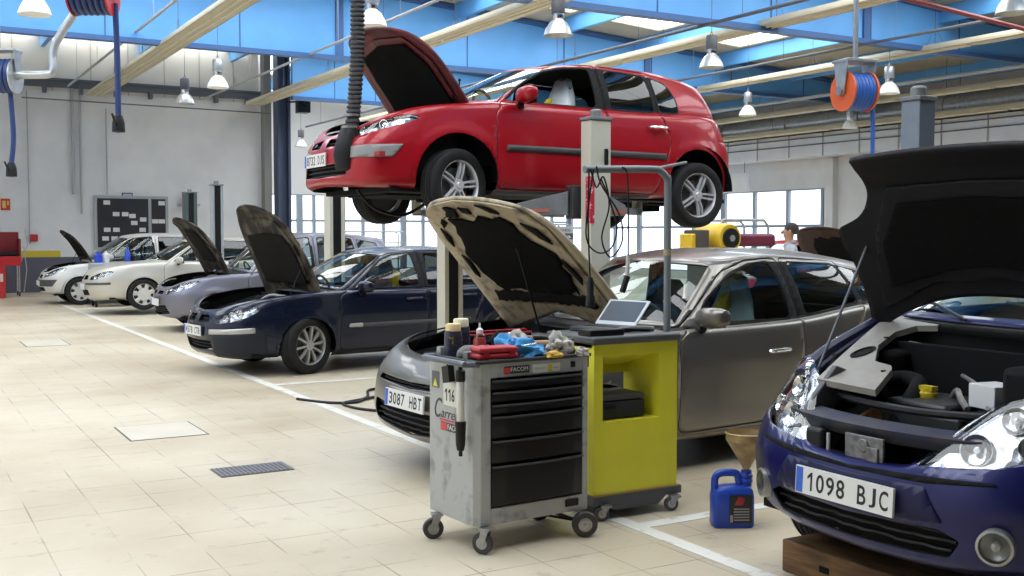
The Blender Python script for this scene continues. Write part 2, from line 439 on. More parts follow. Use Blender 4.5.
# floor markings
M_white = mat('worn_white_line', (0.68, 0.665, 0.62), 0.6, col2=(0.54, 0.485, 0.39), vscale=9, thresh=(.34, .44))
mk = MB(); mk.box((3.50, -2, .0006), (3.60, 27.5, .003))
for y in (4.78, 8.05, 11.3, 14.45, 19.9, 25.0): mk.box((3.6, y - .05, .0006), (8.4, y + .05, .003))
o = mk.out('floor_line', M_white, smooth=False); struct(o)
M_groove = mat('hatch_groove', (0.10, 0.09, 0.08), 0.7)
M_hatch = mat('hatch_cover', (0.60, 0.545, 0.45), 0.4, var=.08, vscale=3)
def hatch(x0, x1, y0, y1):
    h = MB(); t = .014
    h.box((x0 + t, y0 + t, .001), (x1 - t, y1 - t, .004), 1)
    for lo, hi in (((x0, y0), (x1, y0 + t)), ((x0, y1 - t), (x1, y1)), ((x0, y0), (x0 + t, y1)), ((x1 - t, y0), (x1, y1))): h.box((*lo, .0008), (*hi, .0025), 0)
    struct(h.out('floor_hatch', [M_groove, M_hatch], smooth=False))
hatch(1.63, 2.24, 8.74, 9.45); hatch(1.75, 2.35, 16.9, 17.9)
h = MB()
h.box((1.90, 7.12, .0008), (2.40, 7.42, .004), 0)
for i in range(16): h.box((1.91 + i * .0306, 7.13, .004), (1.928 + i * .0306, 7.41, .007), 1)
for i in range(3): h.box((1.91, 7.17 + i * .1, .004), (2.39, 7.185 + i * .1, .0065), 1)
o = h.out('floor_drain_grate', [M_groove, mat('grate_steel', (.16, .16, .19), .5, .5)], smooth=False); struct(o)

# ------------------------------------------------------------------ ceiling services
def trunking(x, y0, y1, z, label):
    t = empty('light_trunking', label, 'light', (x, y0, z), group='cream light trunkings under the roof')
    L = y1 - y0; n = 14
    b = MB(); q = .24 if x < 18 else .17
    b.rings([[(-q, y, .05), (-q + .03, y, .12), (q - .03, y, .12), (q, y, .05), (q, y, 0), (-q, y, 0)] for y in (0, L)])
    b.box((-q - .01, 0, .0), (-q + .01, L, .02)); b.box((q - .01, 0, 0), (q + .01, L, .02))
    b.out('trunking_body', M_tray, t, smooth=False)
    for i in range(n):
        ya = L * i / n + .08; yb_ = L * (i + 1) / n - .08
        for dx in (-.07, .07): MB().cyl((dx, ya, -.012), (dx, yb_, -.012), .016, seg=8).out('fluorescent_tube', mat('unlit_tube', (.78, .74, .60), .3), t)
    for i in range(int(L / 3.5)):
        y = 1.2 + i * 3.5
        zt_ = roofz(x) + .05 - z
        h = MB()
        h.cyl((0, y, .11), (0, y, zt_), .006, seg=5); h.cyl((0, y - .22, .11), (0, y, .5), .004, seg=4); h.cyl((0, y + .22, .11), (0, y, .5), .004, seg=4)
        h.out('hanger_rod', M_pipe, t)
    return t
TR = [(5.3, 'beige light trunking first from the far white wall pipes, over the floor lane'),
      (9.8, 'beige light trunking passing above the raised red car hood'),
      (14.9, 'beige light trunking passing just over the red car roof'),
      (19.4, 'cream light trunking just beyond the dim high bay lamp over the red car'),
      (24.2, 'cream light trunking directly above the grey ventilation duct'),
      (24.75, 'cream light trunking lowest on the side wall, below the grey duct')]
for i, (x, lab) in enumerate(TR):
    z = {0: 5.5, 1: 5.5, 2: 5.6, 3: 5.5, 4: 5.3, 5: 4.78}[i]
    trunking(x, -3.0, 32.6 if x < 10 else 38.5, z, lab)
def pipe_run(name, label, cat, pts, r, m, rods=True, group=None):
    p = MB(); p.tube(pts, r, 8)
    if rods:
        a, b = Vector(pts[0]), Vector(pts[-1])
        n = max(2, int((b - a).length / 3))
        for i in range(n):
            q = a.lerp(b, (i + .5) / n); p.cyl(q, (q.x, q.y, roofz(q.x) - .0), .006, seg=4)
    o = p.out(name, m); tag(o, label, cat, group); return o
G_ = 'service pipes under the roof'
pipe_run('conduit_pipe', 'thin grey conduit beside the first beige trunking near the hose duct', 'pipe', [(4.6, -2, 5.75), (4.6, 32.7, 5.75)], .03, M_greyp, group=G_)
pipe_run('conduit_pipe', 'grey conduit running past the ribbed black exhaust hose', 'pipe', [(8.3, -2, 5.6), (8.3, 32.6, 5.6)], .03, M_greyp, group=G_)
pipe_run('conduit_pipe', 'dark conduit crossing the blue panels above the red car windscreen', 'pipe', [(13.35, -2, 5.5), (13.35, 38, 5.5)], .035, M_pipe, group=G_)
pipe_run('conduit_pipe', 'dark conduit crossing the blue panels behind the dim high bay lamp', 'pipe', [(17.3, -2, 5.45), (17.3, 38, 5.45)], .03, M_pipe, group=G_)
pipe_run('conduit_pipe', 'grey conduit running behind the orange hose reel', 'pipe', [(22.0, -2, 5.35), (22.0, 38, 5.35)], .045, M_greyp, group=G_)
pipe_run('sprinkler_pipe', 'thin dark red pipe slanting across the roof bay', 'pipe', [(12.6, 11.65, 5.3), (13.5, 11.8, 5.3), (18.2, 12.6, 5.3), (21.0, 13.08, 5.3)], .045, mat('red_pipe', (.30, .06, .06), .5), rods=False)
pipe_run('wall_cable', 'thin black cable strung across the white far wall', 'cable', [(3.4, 32.7, 5.36), (10.2, 32.2, 5.25)], .018, M_pipe, rods=False)
# high bay lamps
M_bell = mat('high_bay_reflector', (0.60, 0.61, 0.58), 0.3, 0.5)
M_belllit = mat('lit_high_bay_reflector', (0.85, 0.86, 0.80), 0.4, emit=.10)
def highbay(x, y, z, label, lit=False, cage=False):
    t = empty('high_bay_lamp', label, 'lamp', (x, y, z), group='high bay lamps')
    MB().lathe([(.215, 0), (.22, .01), (.19, .10), (.13, .20), (.08, .24), (.075, .26)], seg=28, cap=False).out('lamp_reflector', M_belllit if lit else M_bell, t, solid=.006)
    MB().lathe([(.001, .05), (.03, .06), (.045, .12), (.03, .19), (.02, .22)], seg=16).out('lamp_bulb', mat('lamp_bulb', (.9, .88, .8), .3, emit=2.5 if lit else .4), t)
    MB().lathe([(.075, .24), (.085, .26), (.085, .33), (.065, .34)], seg=20).out('lamp_collar', M_chrome, t)
    g_ = MB(); g_.lathe([(.10, .33), (.105, .34), (.105, .55), (.09, .58), (.02, .59)], seg=18); g_.tube([(-.03, 0, .58), (0, 0, .66), (.03, 0, .58)], .008, 6)
    g_.out('ballast_housing', mat('dark_ballast', (.10, .10, .11), .5) if not lit else M_galv, t)
    MB().cyl((0, 0, .62), (0, 0, roofz(x) - z + .05), .006, seg=5).out('hanging_cord', M_pipe, t)
for a in [(8.91, 14.04, 4.6, 'dim grey high bay lamp hanging over the red car windscreen'),
          (12.99, 15.33, 4.6, 'dim grey high bay lamp hanging above the tail of the red car'),
          (18.65, 16.24, 4.6, 'white high bay lamp hanging beside the orange hose reel', True),
          (1.88, 16.29, 4.6, 'white high bay lamp in the top corner over the first hose reel', True),
          (6.02, 22.44, 4.6, 'bright high bay lamp in front of the far white wall, right of the trunking end', True),
          (6.09, 25.54, 4.6, 'small high bay lamp close to the far wall under the trunking'),
          (6.2, 14.78, 4.6, 'high bay lamp partly hidden behind the ribbed exhaust hose', True),
          (18.95, 20.95, 4.6, 'white high bay lamp in front of the duct behind the red car tail', True),
          (23.7, 22.0, 4.6, 'small white high bay lamp under the orange hose reel', True),
          (12.46, 35.98, 4.6, 'tiny far high bay lamp seen left of the red car nose'),
          (13.37, 9.57, 4.6, 'high bay lamp at the top edge above the dark raised hood')]:
    highbay(*a)
# ventilation duct and bulkhead on the right-hand side
d = empty('ventilation_duct', 'long round grey ventilation duct along the side wall', 'duct', (25.4, 2, 5.12))
for i in range(12):
    MB().lathe([(.33, i * 3 + .0), (.36, i * 3 + .0), (.36, i * 3 + .05), (.33, i * 3 + .05), (.33, i * 3 + 3)], axis='y', seg=24).out('duct_section', M_galv, d)
M_bulk = mat('ribbed_white_sheet', (0.80, 0.82, 0.86), 0.5, var=.06, vscale=2)
b = MB(); b.box((25.2, 2, 4.05), (25.95, 37.5, 4.75))
for i in range(24): b.box((25.17, 2.7 + i * 1.45, 4.05), (25.2, 2.73 + i * 1.45, 4.75), 1)
b.box((25.14, 2, 4.40), (25.2, 30, 4.43), 2); b.box((25.14, 2, 4.62), (25.2, 30, 4.65), 2)
o = b.out('trim_7', [M_bulk, M_greyp, M_pipe], smooth=False); struct(o)
s = empty('hanging_sign', 'pale rectangular sign board hung below the white bulkhead', 'sign', (25.3, 29.0, 3.35))
MB().box((-.03, -1.1, -.3), (.03, 1.1, .35)).out('sign_panel', M_bulk, s, bevel=.01)
for y in (-.9, .9): MB().cyl((0, y, .35), (0, y, .72), .01, seg=5).out('sign_rod', M_pipe, s)
# left wall services
pw = MB()
for x, z0, z1, r in ((4.72, 2.75, 5.9, .045), (4.92, 2.2, 5.9, .03), (3.55, 1.35, 5.6, .018), (5.62, 2.75, 5.2, .018)): pw.cyl((x, 32.93, z0), (x, 32.93, z1), r, seg=8)
o = pw.out('wall_conduits', M_greyp); tag(o, 'grey vertical conduits dropping down the white far wall', 'pipe')
rail = MB(); rail.box((2.6, 32.85, 5.72), (10.1, 32.99, 5.9)); rail.box((2.6, 32.78, 5.9), (10.1, 32.99, 5.96))
for i in range(8): rail.box((3 + i * .95, 32.75, 5.55), (3.1 + i * .95, 32.98, 5.75))
o = rail.out('pipe_rail', M_pipe, smooth=False); tag(o, 'dark pipe rail fixed high along the far white wall', 'rail')
# ------------------------------------------------------------------ car building
OUT = [(0,0),(.003,.25),(.010,.45),(.024,.65),(.045,.80),(.078,.90),(.13,.96),(.21,.99),(.35,1.0),(.55,1.0),(.72,.99),(.84,.965),
       (.91,.92),(.955,.84),(.98,.70),(.992,.5),(.998,.25),(1,0)]
def inpoly(p, poly):
    x, y = p; c = False; j = len(poly) - 1
    for i in range(len(poly)):
        xi, yi = poly[i]; xj, yj = poly[j]
        if (yi > y) != (yj > y) and x < (xj - xi) * (y - yi) / (yj - yi) + xi: c = not c
        j = i
    return c
PROJ = {'side': ((1, 0, 0), (0, 0, 1)), 'front': ((0, 1, 0), (0, 0, 1)), 'top': ((1, 0, 0), (0, 1, 0)),
        'corner': ((0.7071, 0.7071, 0), (0, 0, 1)), 'rcorner': ((0.7071, -0.7071, 0), (0, 0, 1))}
def smooth_poly(poly, n=2, r=.045):
    """rounds the corners of a closed polygon by a small radius"""
    out = []
    N = len(poly)
    for i in range(N):
        a, p, b = Vector(poly[i - 1]), Vector(poly[i]), Vector(poly[(i + 1) % N])
        la, lb = (a - p).length, (b - p).length
        if la < 1e-6 or lb < 1e-6: continue
        cosang = (a - p).normalized().dot((b - p).normalized())
        if cosang < -.97: out.append(tuple(p)); continue
        q = p + (a - p) * min(r / la, .4); w = p + (b - p) * min(r / lb, .4)
        for t in ((0, .5, 1) if n == 1 else (0, .25, .5, .75, 1)):
            out.append(tuple(q * (1 - t) ** 2 + p * 2 * t * (1 - t) + w * t * t))
    return out
def grow(poly, d):
    A = sum(poly[i - 1][0] * poly[i][1] - poly[i][0] * poly[i - 1][1] for i in range(len(poly)))
    sg = 1 if A > 0 else -1; out = []
    for i in range(len(poly)):
        a, p, b = Vector(poly[i - 1]), Vector(poly[i]), Vector(poly[(i + 1) % len(poly)])
        e1, e2 = (p - a).normalized(), (b - p).normalized()
        n = Vector((e1.y + e2.y, -e1.x - e2.x)) * sg
        l = n.length or 1
        k = 2 / max(l * l / 2, .6)
        out.append(tuple(p + n * d * .5 * min(k, 2)))
    return out
def slice_poly(bm, poly, proj, cond=None):
    H, V = Vector(PROJ[proj][0]), Vector(PROJ[proj][1])
    n = len(poly)
    for i in range(n):
        p, q = poly[i], poly[(i + 1) % n]
        d = (q[0] - p[0], q[1] - p[1]); L = math.hypot(*d)
        if L < 1e-6: continue
        no = H * (d[1] / L) - V * (d[0] / L)
        co = H * p[0] + V * p[1]
        if proj == 'corner' or proj == 'rcorner' or True:
            pass
        a0, a1 = min(p[0], q[0]) - 1e-3, max(p[0], q[0]) + 1e-3
        b0, b1 = min(p[1], q[1]) - 1e-3, max(p[1], q[1]) + 1e-3
        G = set()
        for f in bm.faces:
            hs = [v.co.dot(H) for v in f.verts]
            if max(hs) < a0 or min(hs) > a1: continue
            zs = [v.co.dot(V) for v in f.verts]
            if max(zs) < b0 or min(zs) > b1: continue
            if cond and not cond(f): continue
            G.add(f)
        if not G: continue
        geom = list(G) + list({e for f in G for e in f.edges}) + list({v for f in G for v in f.verts})
        bmesh.ops.bisect_plane(bm, geom=geom, dist=1e-5, plane_co=co, plane_no=no)
    res = []
    for f in bm.faces:
        if cond and not cond(f): continue
        c = f.calc_center_median()
        if inpoly((c.dot(H), c.dot(V)), poly): res.append(f)
    return res
def take(bm, faces, remove=True):
    """copies faces into a new bmesh (and removes them from the old one)"""
    nb = bmesh.new(); vm = {}
    for f in faces:
        vs = []
        for v in f.verts:
            if v not in vm: vm[v] = nb.verts.new(v.co)
            vs.append(vm[v])
        try:
            g = nb.faces.new(vs); g.material_index = f.material_index
        except ValueError: pass
    if remove: bmesh.ops.delete(bm, geom=faces, context='FACES')
    return nb
def push(bm, d):
    bm.normal_update()
    N = {v: v.normal.copy() for v in bm.verts}
    for v in bm.verts: v.co += N[v] * d
    return bm
def both(bm, weld=True):
    """mirrors a half (y>=0) to the whole"""
    g = bmesh.ops.duplicate(bm, geom=list(bm.verts) + list(bm.edges) + list(bm.faces))['geom']
    vs = [x for x in g if isinstance(x, bmesh.types.BMVert)]; fs = [x for x in g if isinstance(x, bmesh.types.BMFace)]
    for v in vs: v.co.y = -v.co.y
    bmesh.ops.reverse_faces(bm, faces=fs)
    if weld:
        bmesh.ops.remove_doubles(bm, verts=[v for v in bm.verts if abs(v.co.y) < 1e-3], dist=2e-3)
    return bm
def mirrored(bm):
    nb = bm.copy()
    for v in nb.verts: v.co.y = -v.co.y
    bmesh.ops.reverse_faces(nb, faces=nb.faces)
    return nb
def join(a, b):
    vm = {}
    for f in b.faces:
        vs = []
        for v in f.verts:
            if v not in vm: vm[v] = a.verts.new(v.co)
            vs.append(vm[v])
        try:
            g = a.faces.new(vs); g.material_index = f.material_index
        except ValueError: pass
    b.free(); return a

class Shape:
    """surfaces of one car: wall ring, hood deck, glasshouse, roof. Local x runs from nose to tail, z up; half y>=0"""
    def __init__(s, sp):
        s.sp = sp; L, W = sp['L'], sp['W']
        out = sp.get('out', OUT)
        S = [0]
        for p, q in zip(out, out[1:]): S.append(S[-1] + math.hypot((q[0] - p[0]) * L, (q[1] - p[1]) * W))
        fa = pch([(t, p[0]) for t, p in zip(S, out)]); fb = pch([(t, p[1]) for t, p in zip(S, out)])
        N = sp.get('nu', 120); tot = S[-1]
        s.ab = [(fa(tot * i / N), fb(tot * i / N)) for i in range(N + 1)]
        s.zb, s.zt = pch(sp['zb']), pch(sp['zt']); s.xF, s.xR, s.Wz = pch(sp['xF']), pch(sp['xR']), pch(sp['Wz'])
        s.L, s.W = L, W
        s.arch = [sp['hf'], sp['hr']]
        s.build_wall()
    def pt(s, a, b, v):
        sp = s.sp; L, W = s.L, s.W
        k = a * L - (1 - b) * W if a < .5 else a * L + (1 - b) * W
        zb, zt = s.zb(k), s.zt(k)
        h = sp.get('sh', .05); ins = sp.get('shi', .045)
        vs_ = .84; inset = 0.0
        if v <= vs_: z = zb + (zt - h - zb) * v / vs_
        else:
            t = (v - vs_) / (1 - vs_) * math.pi / 2
            z = zt - h + h * math.sin(t); inset = ins * (1 - math.cos(t))
        if v < .1: inset += .035 * (1 - v / .1) ** 2
        x = s.xF(z) + a * (s.xR(z) - s.xF(z)); y = b * s.Wz(z)
        return x, y, z, inset
    def build_wall(s):
        NV = 22; ab = s.ab; n = len(ab)
        P = []
        for j in range(NV + 1):
            v = j / NV
            row = [s.pt(a, b, v) for a, b in ab]
            q = []
            for i in range(n):
                x, y, z, ins = row[i]
                x0, y0 = row[max(i - 1, 0)][:2]; x1, y1 = row[min(i + 1, n - 1)][:2]
                if i == 0: x0, y0 = row[1][0], -row[1][1]
                if i == n - 1: x1, y1 = row[-2][0], -row[-2][1]
                tx, ty = x1 - x0, y1 - y0; l = math.hypot(tx, ty) or 1
                nx, ny = -ty / l, tx / l
                fl = 0
                for hx in s.arch:
                    r = math.hypot(x - hx, z - .31 - s.sp.get('az', 0))
                    if y > .5: fl += s.sp.get('flare', .014) * math.exp(-((r - s.sp.get('Ra', .345) - .015) / .05) ** 2) * (1 if z > .25 else 0)
                q.append(Vector((x + nx * (fl - ins), max(0.0, y + ny * (fl - ins)), z)))
            q[0].y = 0; q[-1].y = 0
            P.append(q)
        s.P = P
        s.E = P[-1]                       # top edge of the wall
    def wall_bm(s):
        mb = MB(); P = s.P
        # orientation: outward normals
        mb.grid([list(reversed(r)) for r in P])
        bmesh.ops.remove_doubles(mb.bm, verts=mb.bm.verts, dist=1e-5)
        return mb.bm
    def deck_rows(s):
        sp = s.sp; xc, zc = sp['cowl']; ec = sp['edge_end']
        E = [p for p in s.E if p.x < ec or p.y < .5]
        # keep only the front run
        run = []
        for p in s.E:
            if p.x > ec: break
            run.append(p)
        n = len(run); rows = []
        d = [0]
        for p, q in zip(run, run[1:]): d.append(d[-1] + (q - p).length)
        x0, z0 = run[0].x, run[0].z
        crown = pch(sp['crown'])
        for i in range(n):
            w = d[i] / d[-1]; w2 = w ** sp.get('fan', 1.25)
            cx = x0 + (xc - x0) * w2
            cz = z0 + (zc - z0) * crown(w2)
            e = run[i]; row = []
            T = 14
            for k in range(T + 1):
                t = k / T
                zz = e.z + (cz - e.z) * (1 - (1 - t) ** 2.2)
                # the nose rolls over quickly at the front edge
                row.append(Vector((e.x + (cx - e.x) * t, e.y * (1 - t), zz)))
            rows.append(row)
        return rows
    def deck_bm(s):
        mb = MB(); mb.grid(s.deck_rows())
        bmesh.ops.remove_doubles(mb.bm, verts=mb.bm.verts, dist=1e-4)
        bmesh.ops.dissolve_degenerate(mb.bm, dist=1e-5, edges=mb.bm.edges)
        bm = mb.bm; bm.normal_update()
        up = sum(f.normal.z * f.calc_area() for f in bm.faces)
        if up < 0: bmesh.ops.reverse_faces(bm, faces=bm.faces)
        return bm
    def house(s):
        """glasshouse rows: base curve and top curve sampled together"""
        sp = s.sp; n1, n2, n3 = 14, 46, 14
        xc, zc = sp['cowl']; xa, ya, za = sp['A']; xd, yd, zd = sp['D']; xrb, zrb = sp['rb']
        xwt, zwt = sp['wt']; rf = sp['roof'][0]; rr = sp['roof'][-1]; xrt, zrt = sp['rt']
        yb = pch(sp['yb']); fy = pch([(p[0], p[1]) for p in sp['roof']]); fz = pch([(p[0], p[2]) for p in sp['roof']])
        B, T = [], []
        for i in range(n1):
            t = i / n1
            B.append(Vector((xc + (xa - xc) * t ** 2, ya * t, zc + (za - zc) * t ** 2)))
            T.append(Vector((xwt + (rf[0] - xwt) * t ** 2, rf[1] * t, zwt + (rf[2] - zwt) * t ** 2)))
        for i in range(n2 + 1):
            t = i / n2
            x = xa + (xd - xa) * t
            B.append(Vector((x, yb(x), (za + (zd - za) * t) if sp.get('flatb') else s.zt(x) - .02)))
            x2 = rf[0] + (rr[0] - rf[0]) * t
            T.append(Vector((x2, fy(x2), fz(x2))))
        for i in range(1, n3 + 1):
            t = 1 - i / n3
            B.append(Vector((xrb + (xd - xrb) * t ** 2.5, yd * t, zrb + (zd - zrb) * t ** 2)))
            T.append(Vector((xrt + (rr[0] - xrt) * t ** 2.5, rr[1] * t, zrt + (rr[2] - zrt) * t ** 2)))
        for arr, k in ((B, 3), (T, 4)):
            for _ in range(k):
                c = [p.copy() for p in arr]
                for i in range(1, len(arr) - 1): arr[i] = c[i] * .5 + (c[i - 1] + c[i + 1]) * .25
        NV = 14; rows = []
        bu = sp.get('bulge', .035)
        for j in range(NV + 1):
            v = j / NV; r = []
            for i, (p, q) in enumerate(zip(B, T)):
                P = p.lerp(q, v)
                g = 4 * v * (1 - v)
                n = len(B)
                i0, i1 = max(i - 1, 0), min(i + 1, n - 1)
                tx, ty = B[i1].x - B[i0].x, B[i1].y - B[i0].y
                l = math.hypot(tx, ty) or 1
                nx, ny = -ty / l, tx / l
                if i == 0: nx, ny = -1, 0
                if i == n - 1: nx, ny = 1, 0
                P = P + Vector((nx, ny, 0)) * g * bu * (1 if n1 < i < n1 + n2 else .8)
                if i in (0, n - 1): P.y = 0
                r.append(P)
            rows.append(r)
        return rows, n1, n2, n3
    def roof_rows(s, top):
        sp = s.sp; n = len(top)
        xs, xe = top[0].x, top[-1].x
        zc = pch(sp['roofc']); rows = []
        for i, e in enumerate(top):
            w = i / (n - 1)
            cx = xs + (xe - xs) * w
            cx = min(max(e.x * .8 + cx * .2, xs), xe) if 0 < i < n - 1 else e.x
            row = []
            T = 10
            for k in range(T + 1):
                t = k / T
                row.append(Vector((e.x + (cx - e.x) * t, e.y * (1 - t), e.z + (zc(cx) - e.z) * (1 - (1 - t) ** 2))))
            rows.append(row)
        return rows

def tyre_mesh():
    mb = MB(); R, w = .316, .195
    prof = [(.212, -.08), (.225, -.09), (.27, -.098), (.295, -.092), (.309, -.08), (.315, -.066)]
    for g in (-.05, -.02, .02, .05):
        prof += [(.316, g - .007), (.309, g - .004), (.309, g + .004), (.316, g + .007)]
    prof += [(.315, .066), (.309, .08), (.295, .092), (.27, .098), (.225, .09), (.212, .08), (.205, 0)]
    rings = []
    S = 48
    for r, h in prof: rings.append([(r * math.cos(2 * math.pi * k / S), h, r * math.sin(2 * math.pi * k / S)) for k in range(S)])
    rings.append(rings[0])
    mb.rings(rings, 0, False, False)
    bmesh.ops.remove_doubles(mb.bm, verts=mb.bm.verts, dist=1e-5)
    return mb.out('tire', M_rubber, None)
def rim_mesh(kind, m):
    """outer face towards -y"""
    mb = MB()
    y0 = -.075
    lip = [(.214, .075), (.205, .06), (.200, -.03), (.204, y0 + .002), (.214, y0 - .012), (.218, y0 - .004), (.218, .06)]
    mb.lathe(lip + [lip[0]], axis='y', seg=40, cap=False)
    mb.lathe([(0.001, y0 - .004), (.022, y0 - .006), (.030, y0 + .002), (.055, y0 + .002), (.062, y0 + .02), (.06, .03), (.001, .03)], axis='y', seg=20)
    def spoke(ang, w0, w1, r0=.05, r1=.205, tilt=0.0, off=0.0):
        c, d = math.cos(ang), math.sin(ang)
        pr = []
        for r, w, yy, th in ((r0, w0, y0 + .006, .035), ((r0 + r1) / 2, (w0 + w1) / 2, y0 - .006, .03), (r1, w1, y0 + .004, .03)):
            o = off * (1 if r > r0 else .8)
            ring = []
            for q, hh in ((-w, .01), (-w * .7, 0), (w * .7, 0), (w, .01), (w, th), (-w, th)):
                t = q + o
                ring.append((c * r - d * t, yy + hh, d * r + c * t))
            pr.append(ring)
        mb.rings(pr)
    if kind == 'double':
        for k in range(5):
            a = math.pi / 2 + k * 2 * math.pi / 5
            for sgn in (-1, 0, 1):
                if sgn: spoke(a, .009, .0095, .045, .206, off=.021 * sgn)
            for sgn in (-1, 1): spoke(a + .2 * sgn, .005, .006, .12, .206) if False else None
    elif kind == 'ten':
        for k in range(10): spoke(k * 2 * math.pi / 10 + .15, .010, .017)
    elif kind == 'cover':
        mb.lathe([(.001, y0 - .012), (.06, y0 - .012), (.10, y0 - .006), (.13, y0 - .010)], axis='y', seg=32, cap=False)
        for k in range(7):
            spoke(k * 2 * math.pi / 7, .030, .050, .10, .208)
    elif kind == 'five':
        for k in range(5): spoke(k * 2 * math.pi / 5 + .3, .022, .034)
    bmesh.ops.recalc_face_normals(mb.bm, faces=mb.bm.faces)
    return mb.out('rim', m, None)
TYRE = tyre_mesh(); COL.objects.unlink(TYRE)
disc_o = MB().lathe([(.001, -.02), (.15, -.02), (.15, 0), (.195, .01), (.195, .03), (.001, .03)], axis='y', seg=28).out('brake_disc', M_disc, None); COL.objects.unlink(disc_o)
RIMS = {}
def wheel(parent, x, y, z, kind, m, steer=0.0):
    key = (kind, m.name)
    if key not in RIMS:
        r = rim_mesh(kind, m); COL.objects.unlink(r); RIMS[key] = r
    w = bpy.data.objects.new('wheel', TYRE.data); link(w, parent)
    w.location = (x, y, z)
    w.rotation_euler = (0, random.uniform(0, .6), math.radians(steer) + (0 if y < 0 else math.pi))
    for src in (RIMS[key], disc_o):
        o = bpy.data.objects.new(src.name.split('.')[0], src.data); link(o, w)
    return w

def plate(parent, M, s, w=.52, h=.115):
    """licence plate: M maps local x along the plate, y up, z out"""
    mb = MB(); mb.cbox((0, 0, 0), (w, h, .012), 0, M)
    mb.box((-w / 2 + .004, -h / 2 + .004, .0055), (-w / 2 + .042, h / 2 - .004, .0075), 1, M)
    o = mb.out('license_plate', [M_plate, M_plateb], parent, smooth=False)
    if s: mono_text('plate_lettering', s, .078, w * .86, M @ Matrix.Translation((.02, 0, .0062)), M_ink, o)
    return o

def seat(parent, x, y, m, z0=.32, cover=None, paper=False, cw=1.0):
    def cushion(mb, prof, w):
        rings = []
        for (px, pz, sc_) in prof:
            pass
    mb = MB()
    def loft(pts, wid, th):
        rings = []
        n = len(pts)
        for i, (px, pz, w, t) in enumerate(pts):
            a = pts[max(i - 1, 0)]; b = pts[min(i + 1, n - 1)]
            tx, tz = b[0] - a[0], b[1] - a[1]; l = math.hypot(tx, tz)
            nx, nz = -tz / l, tx / l
            ring = []
            for k in range(16):
                an = 2 * math.pi * k / 16
                c, d = math.cos(an), math.sin(an)
                c = math.copysign(abs(c) ** .5, c); d = math.copysign(abs(d) ** .6, d)
                ring.append((px + nx * d * t, y + c * w, pz + nz * d * t))
            rings.append(ring)
        return rings
    mb.rings(loft([(x - .28, z0 + .10, .22, .05), (x - .24, z0 + .13, .25, .08), (x, z0 + .12, .25, .08), (x + .2, z0 + .09, .25, .07), (x + .24, z0 + .08, .24, .05)], 0, 0))
    mb.rings(loft([(x + .16, z0 + .08, .22, .05), (x + .19, z0 + .15, .24, .07), (x + .27, z0 + .42, .25, .075), (x + .35, z0 + .62, .21, .06), (x + .37, z0 + .68, .16, .04)], 0, 0))
    mb.cyl((x + .37, y - .06, z0 + .66), (x + .385, y - .06, z0 + .76), .007, seg=6); mb.cyl((x + .37, y + .06, z0 + .66), (x + .385, y + .06, z0 + .76), .007, seg=6)
    mb.rings(loft([(x + .375, z0 + .72, .10, .03), (x + .38, z0 + .76, .13, .05), (x + .395, z0 + .86, .13, .05), (x + .40, z0 + .90, .09, .03)], 0, 0))
    o = mb.out('car_seat', m, parent)
    if cover:
        cb = MB()
        rings = []
        for (px, pz, w, t) in [(x + .14, z0 + .16, .27, .10), (x + .27, z0 + .42, .275, .11), (x + .34, z0 + .62, .24, .10), (x + .38, z0 + .78, .17, .085), (x + .40, z0 + .93, .10, .06), (x + .41, z0 + .96, .03, .02)]:
            rings.append([(px + math.sin(2 * math.pi * k / 20) * t * cw * (1 + .12 * math.sin(k * 5.1)), y + math.cos(2 * math.pi * k / 20) * w * (1 + .05 * math.sin(k * 3.7 + pz * 9)), pz + .012 * math.sin(k * 2.3)) for k in range(20)])
        cb.rings(rings, 0, False, True)
        cb.out('seat_cover', cover, o)
    if paper:
        px0, px1, pz0, pz1 = paper
        pb = MB()
        pb.grid([[(px0 + (px1 - px0) * i / 4 + .02 * math.sin(j * 2.1), y - .06 + .03 * math.sin(i * 2 + j), pz0 + (pz1 - pz0) * (j / 4) * (1 - .25 * abs(i - 1.5) / 2.5)) for i in range(5)] for j in range(5)])
        pb.out('yellow_paper_sheet', M_yellowp, o, solid=.004)
    return o

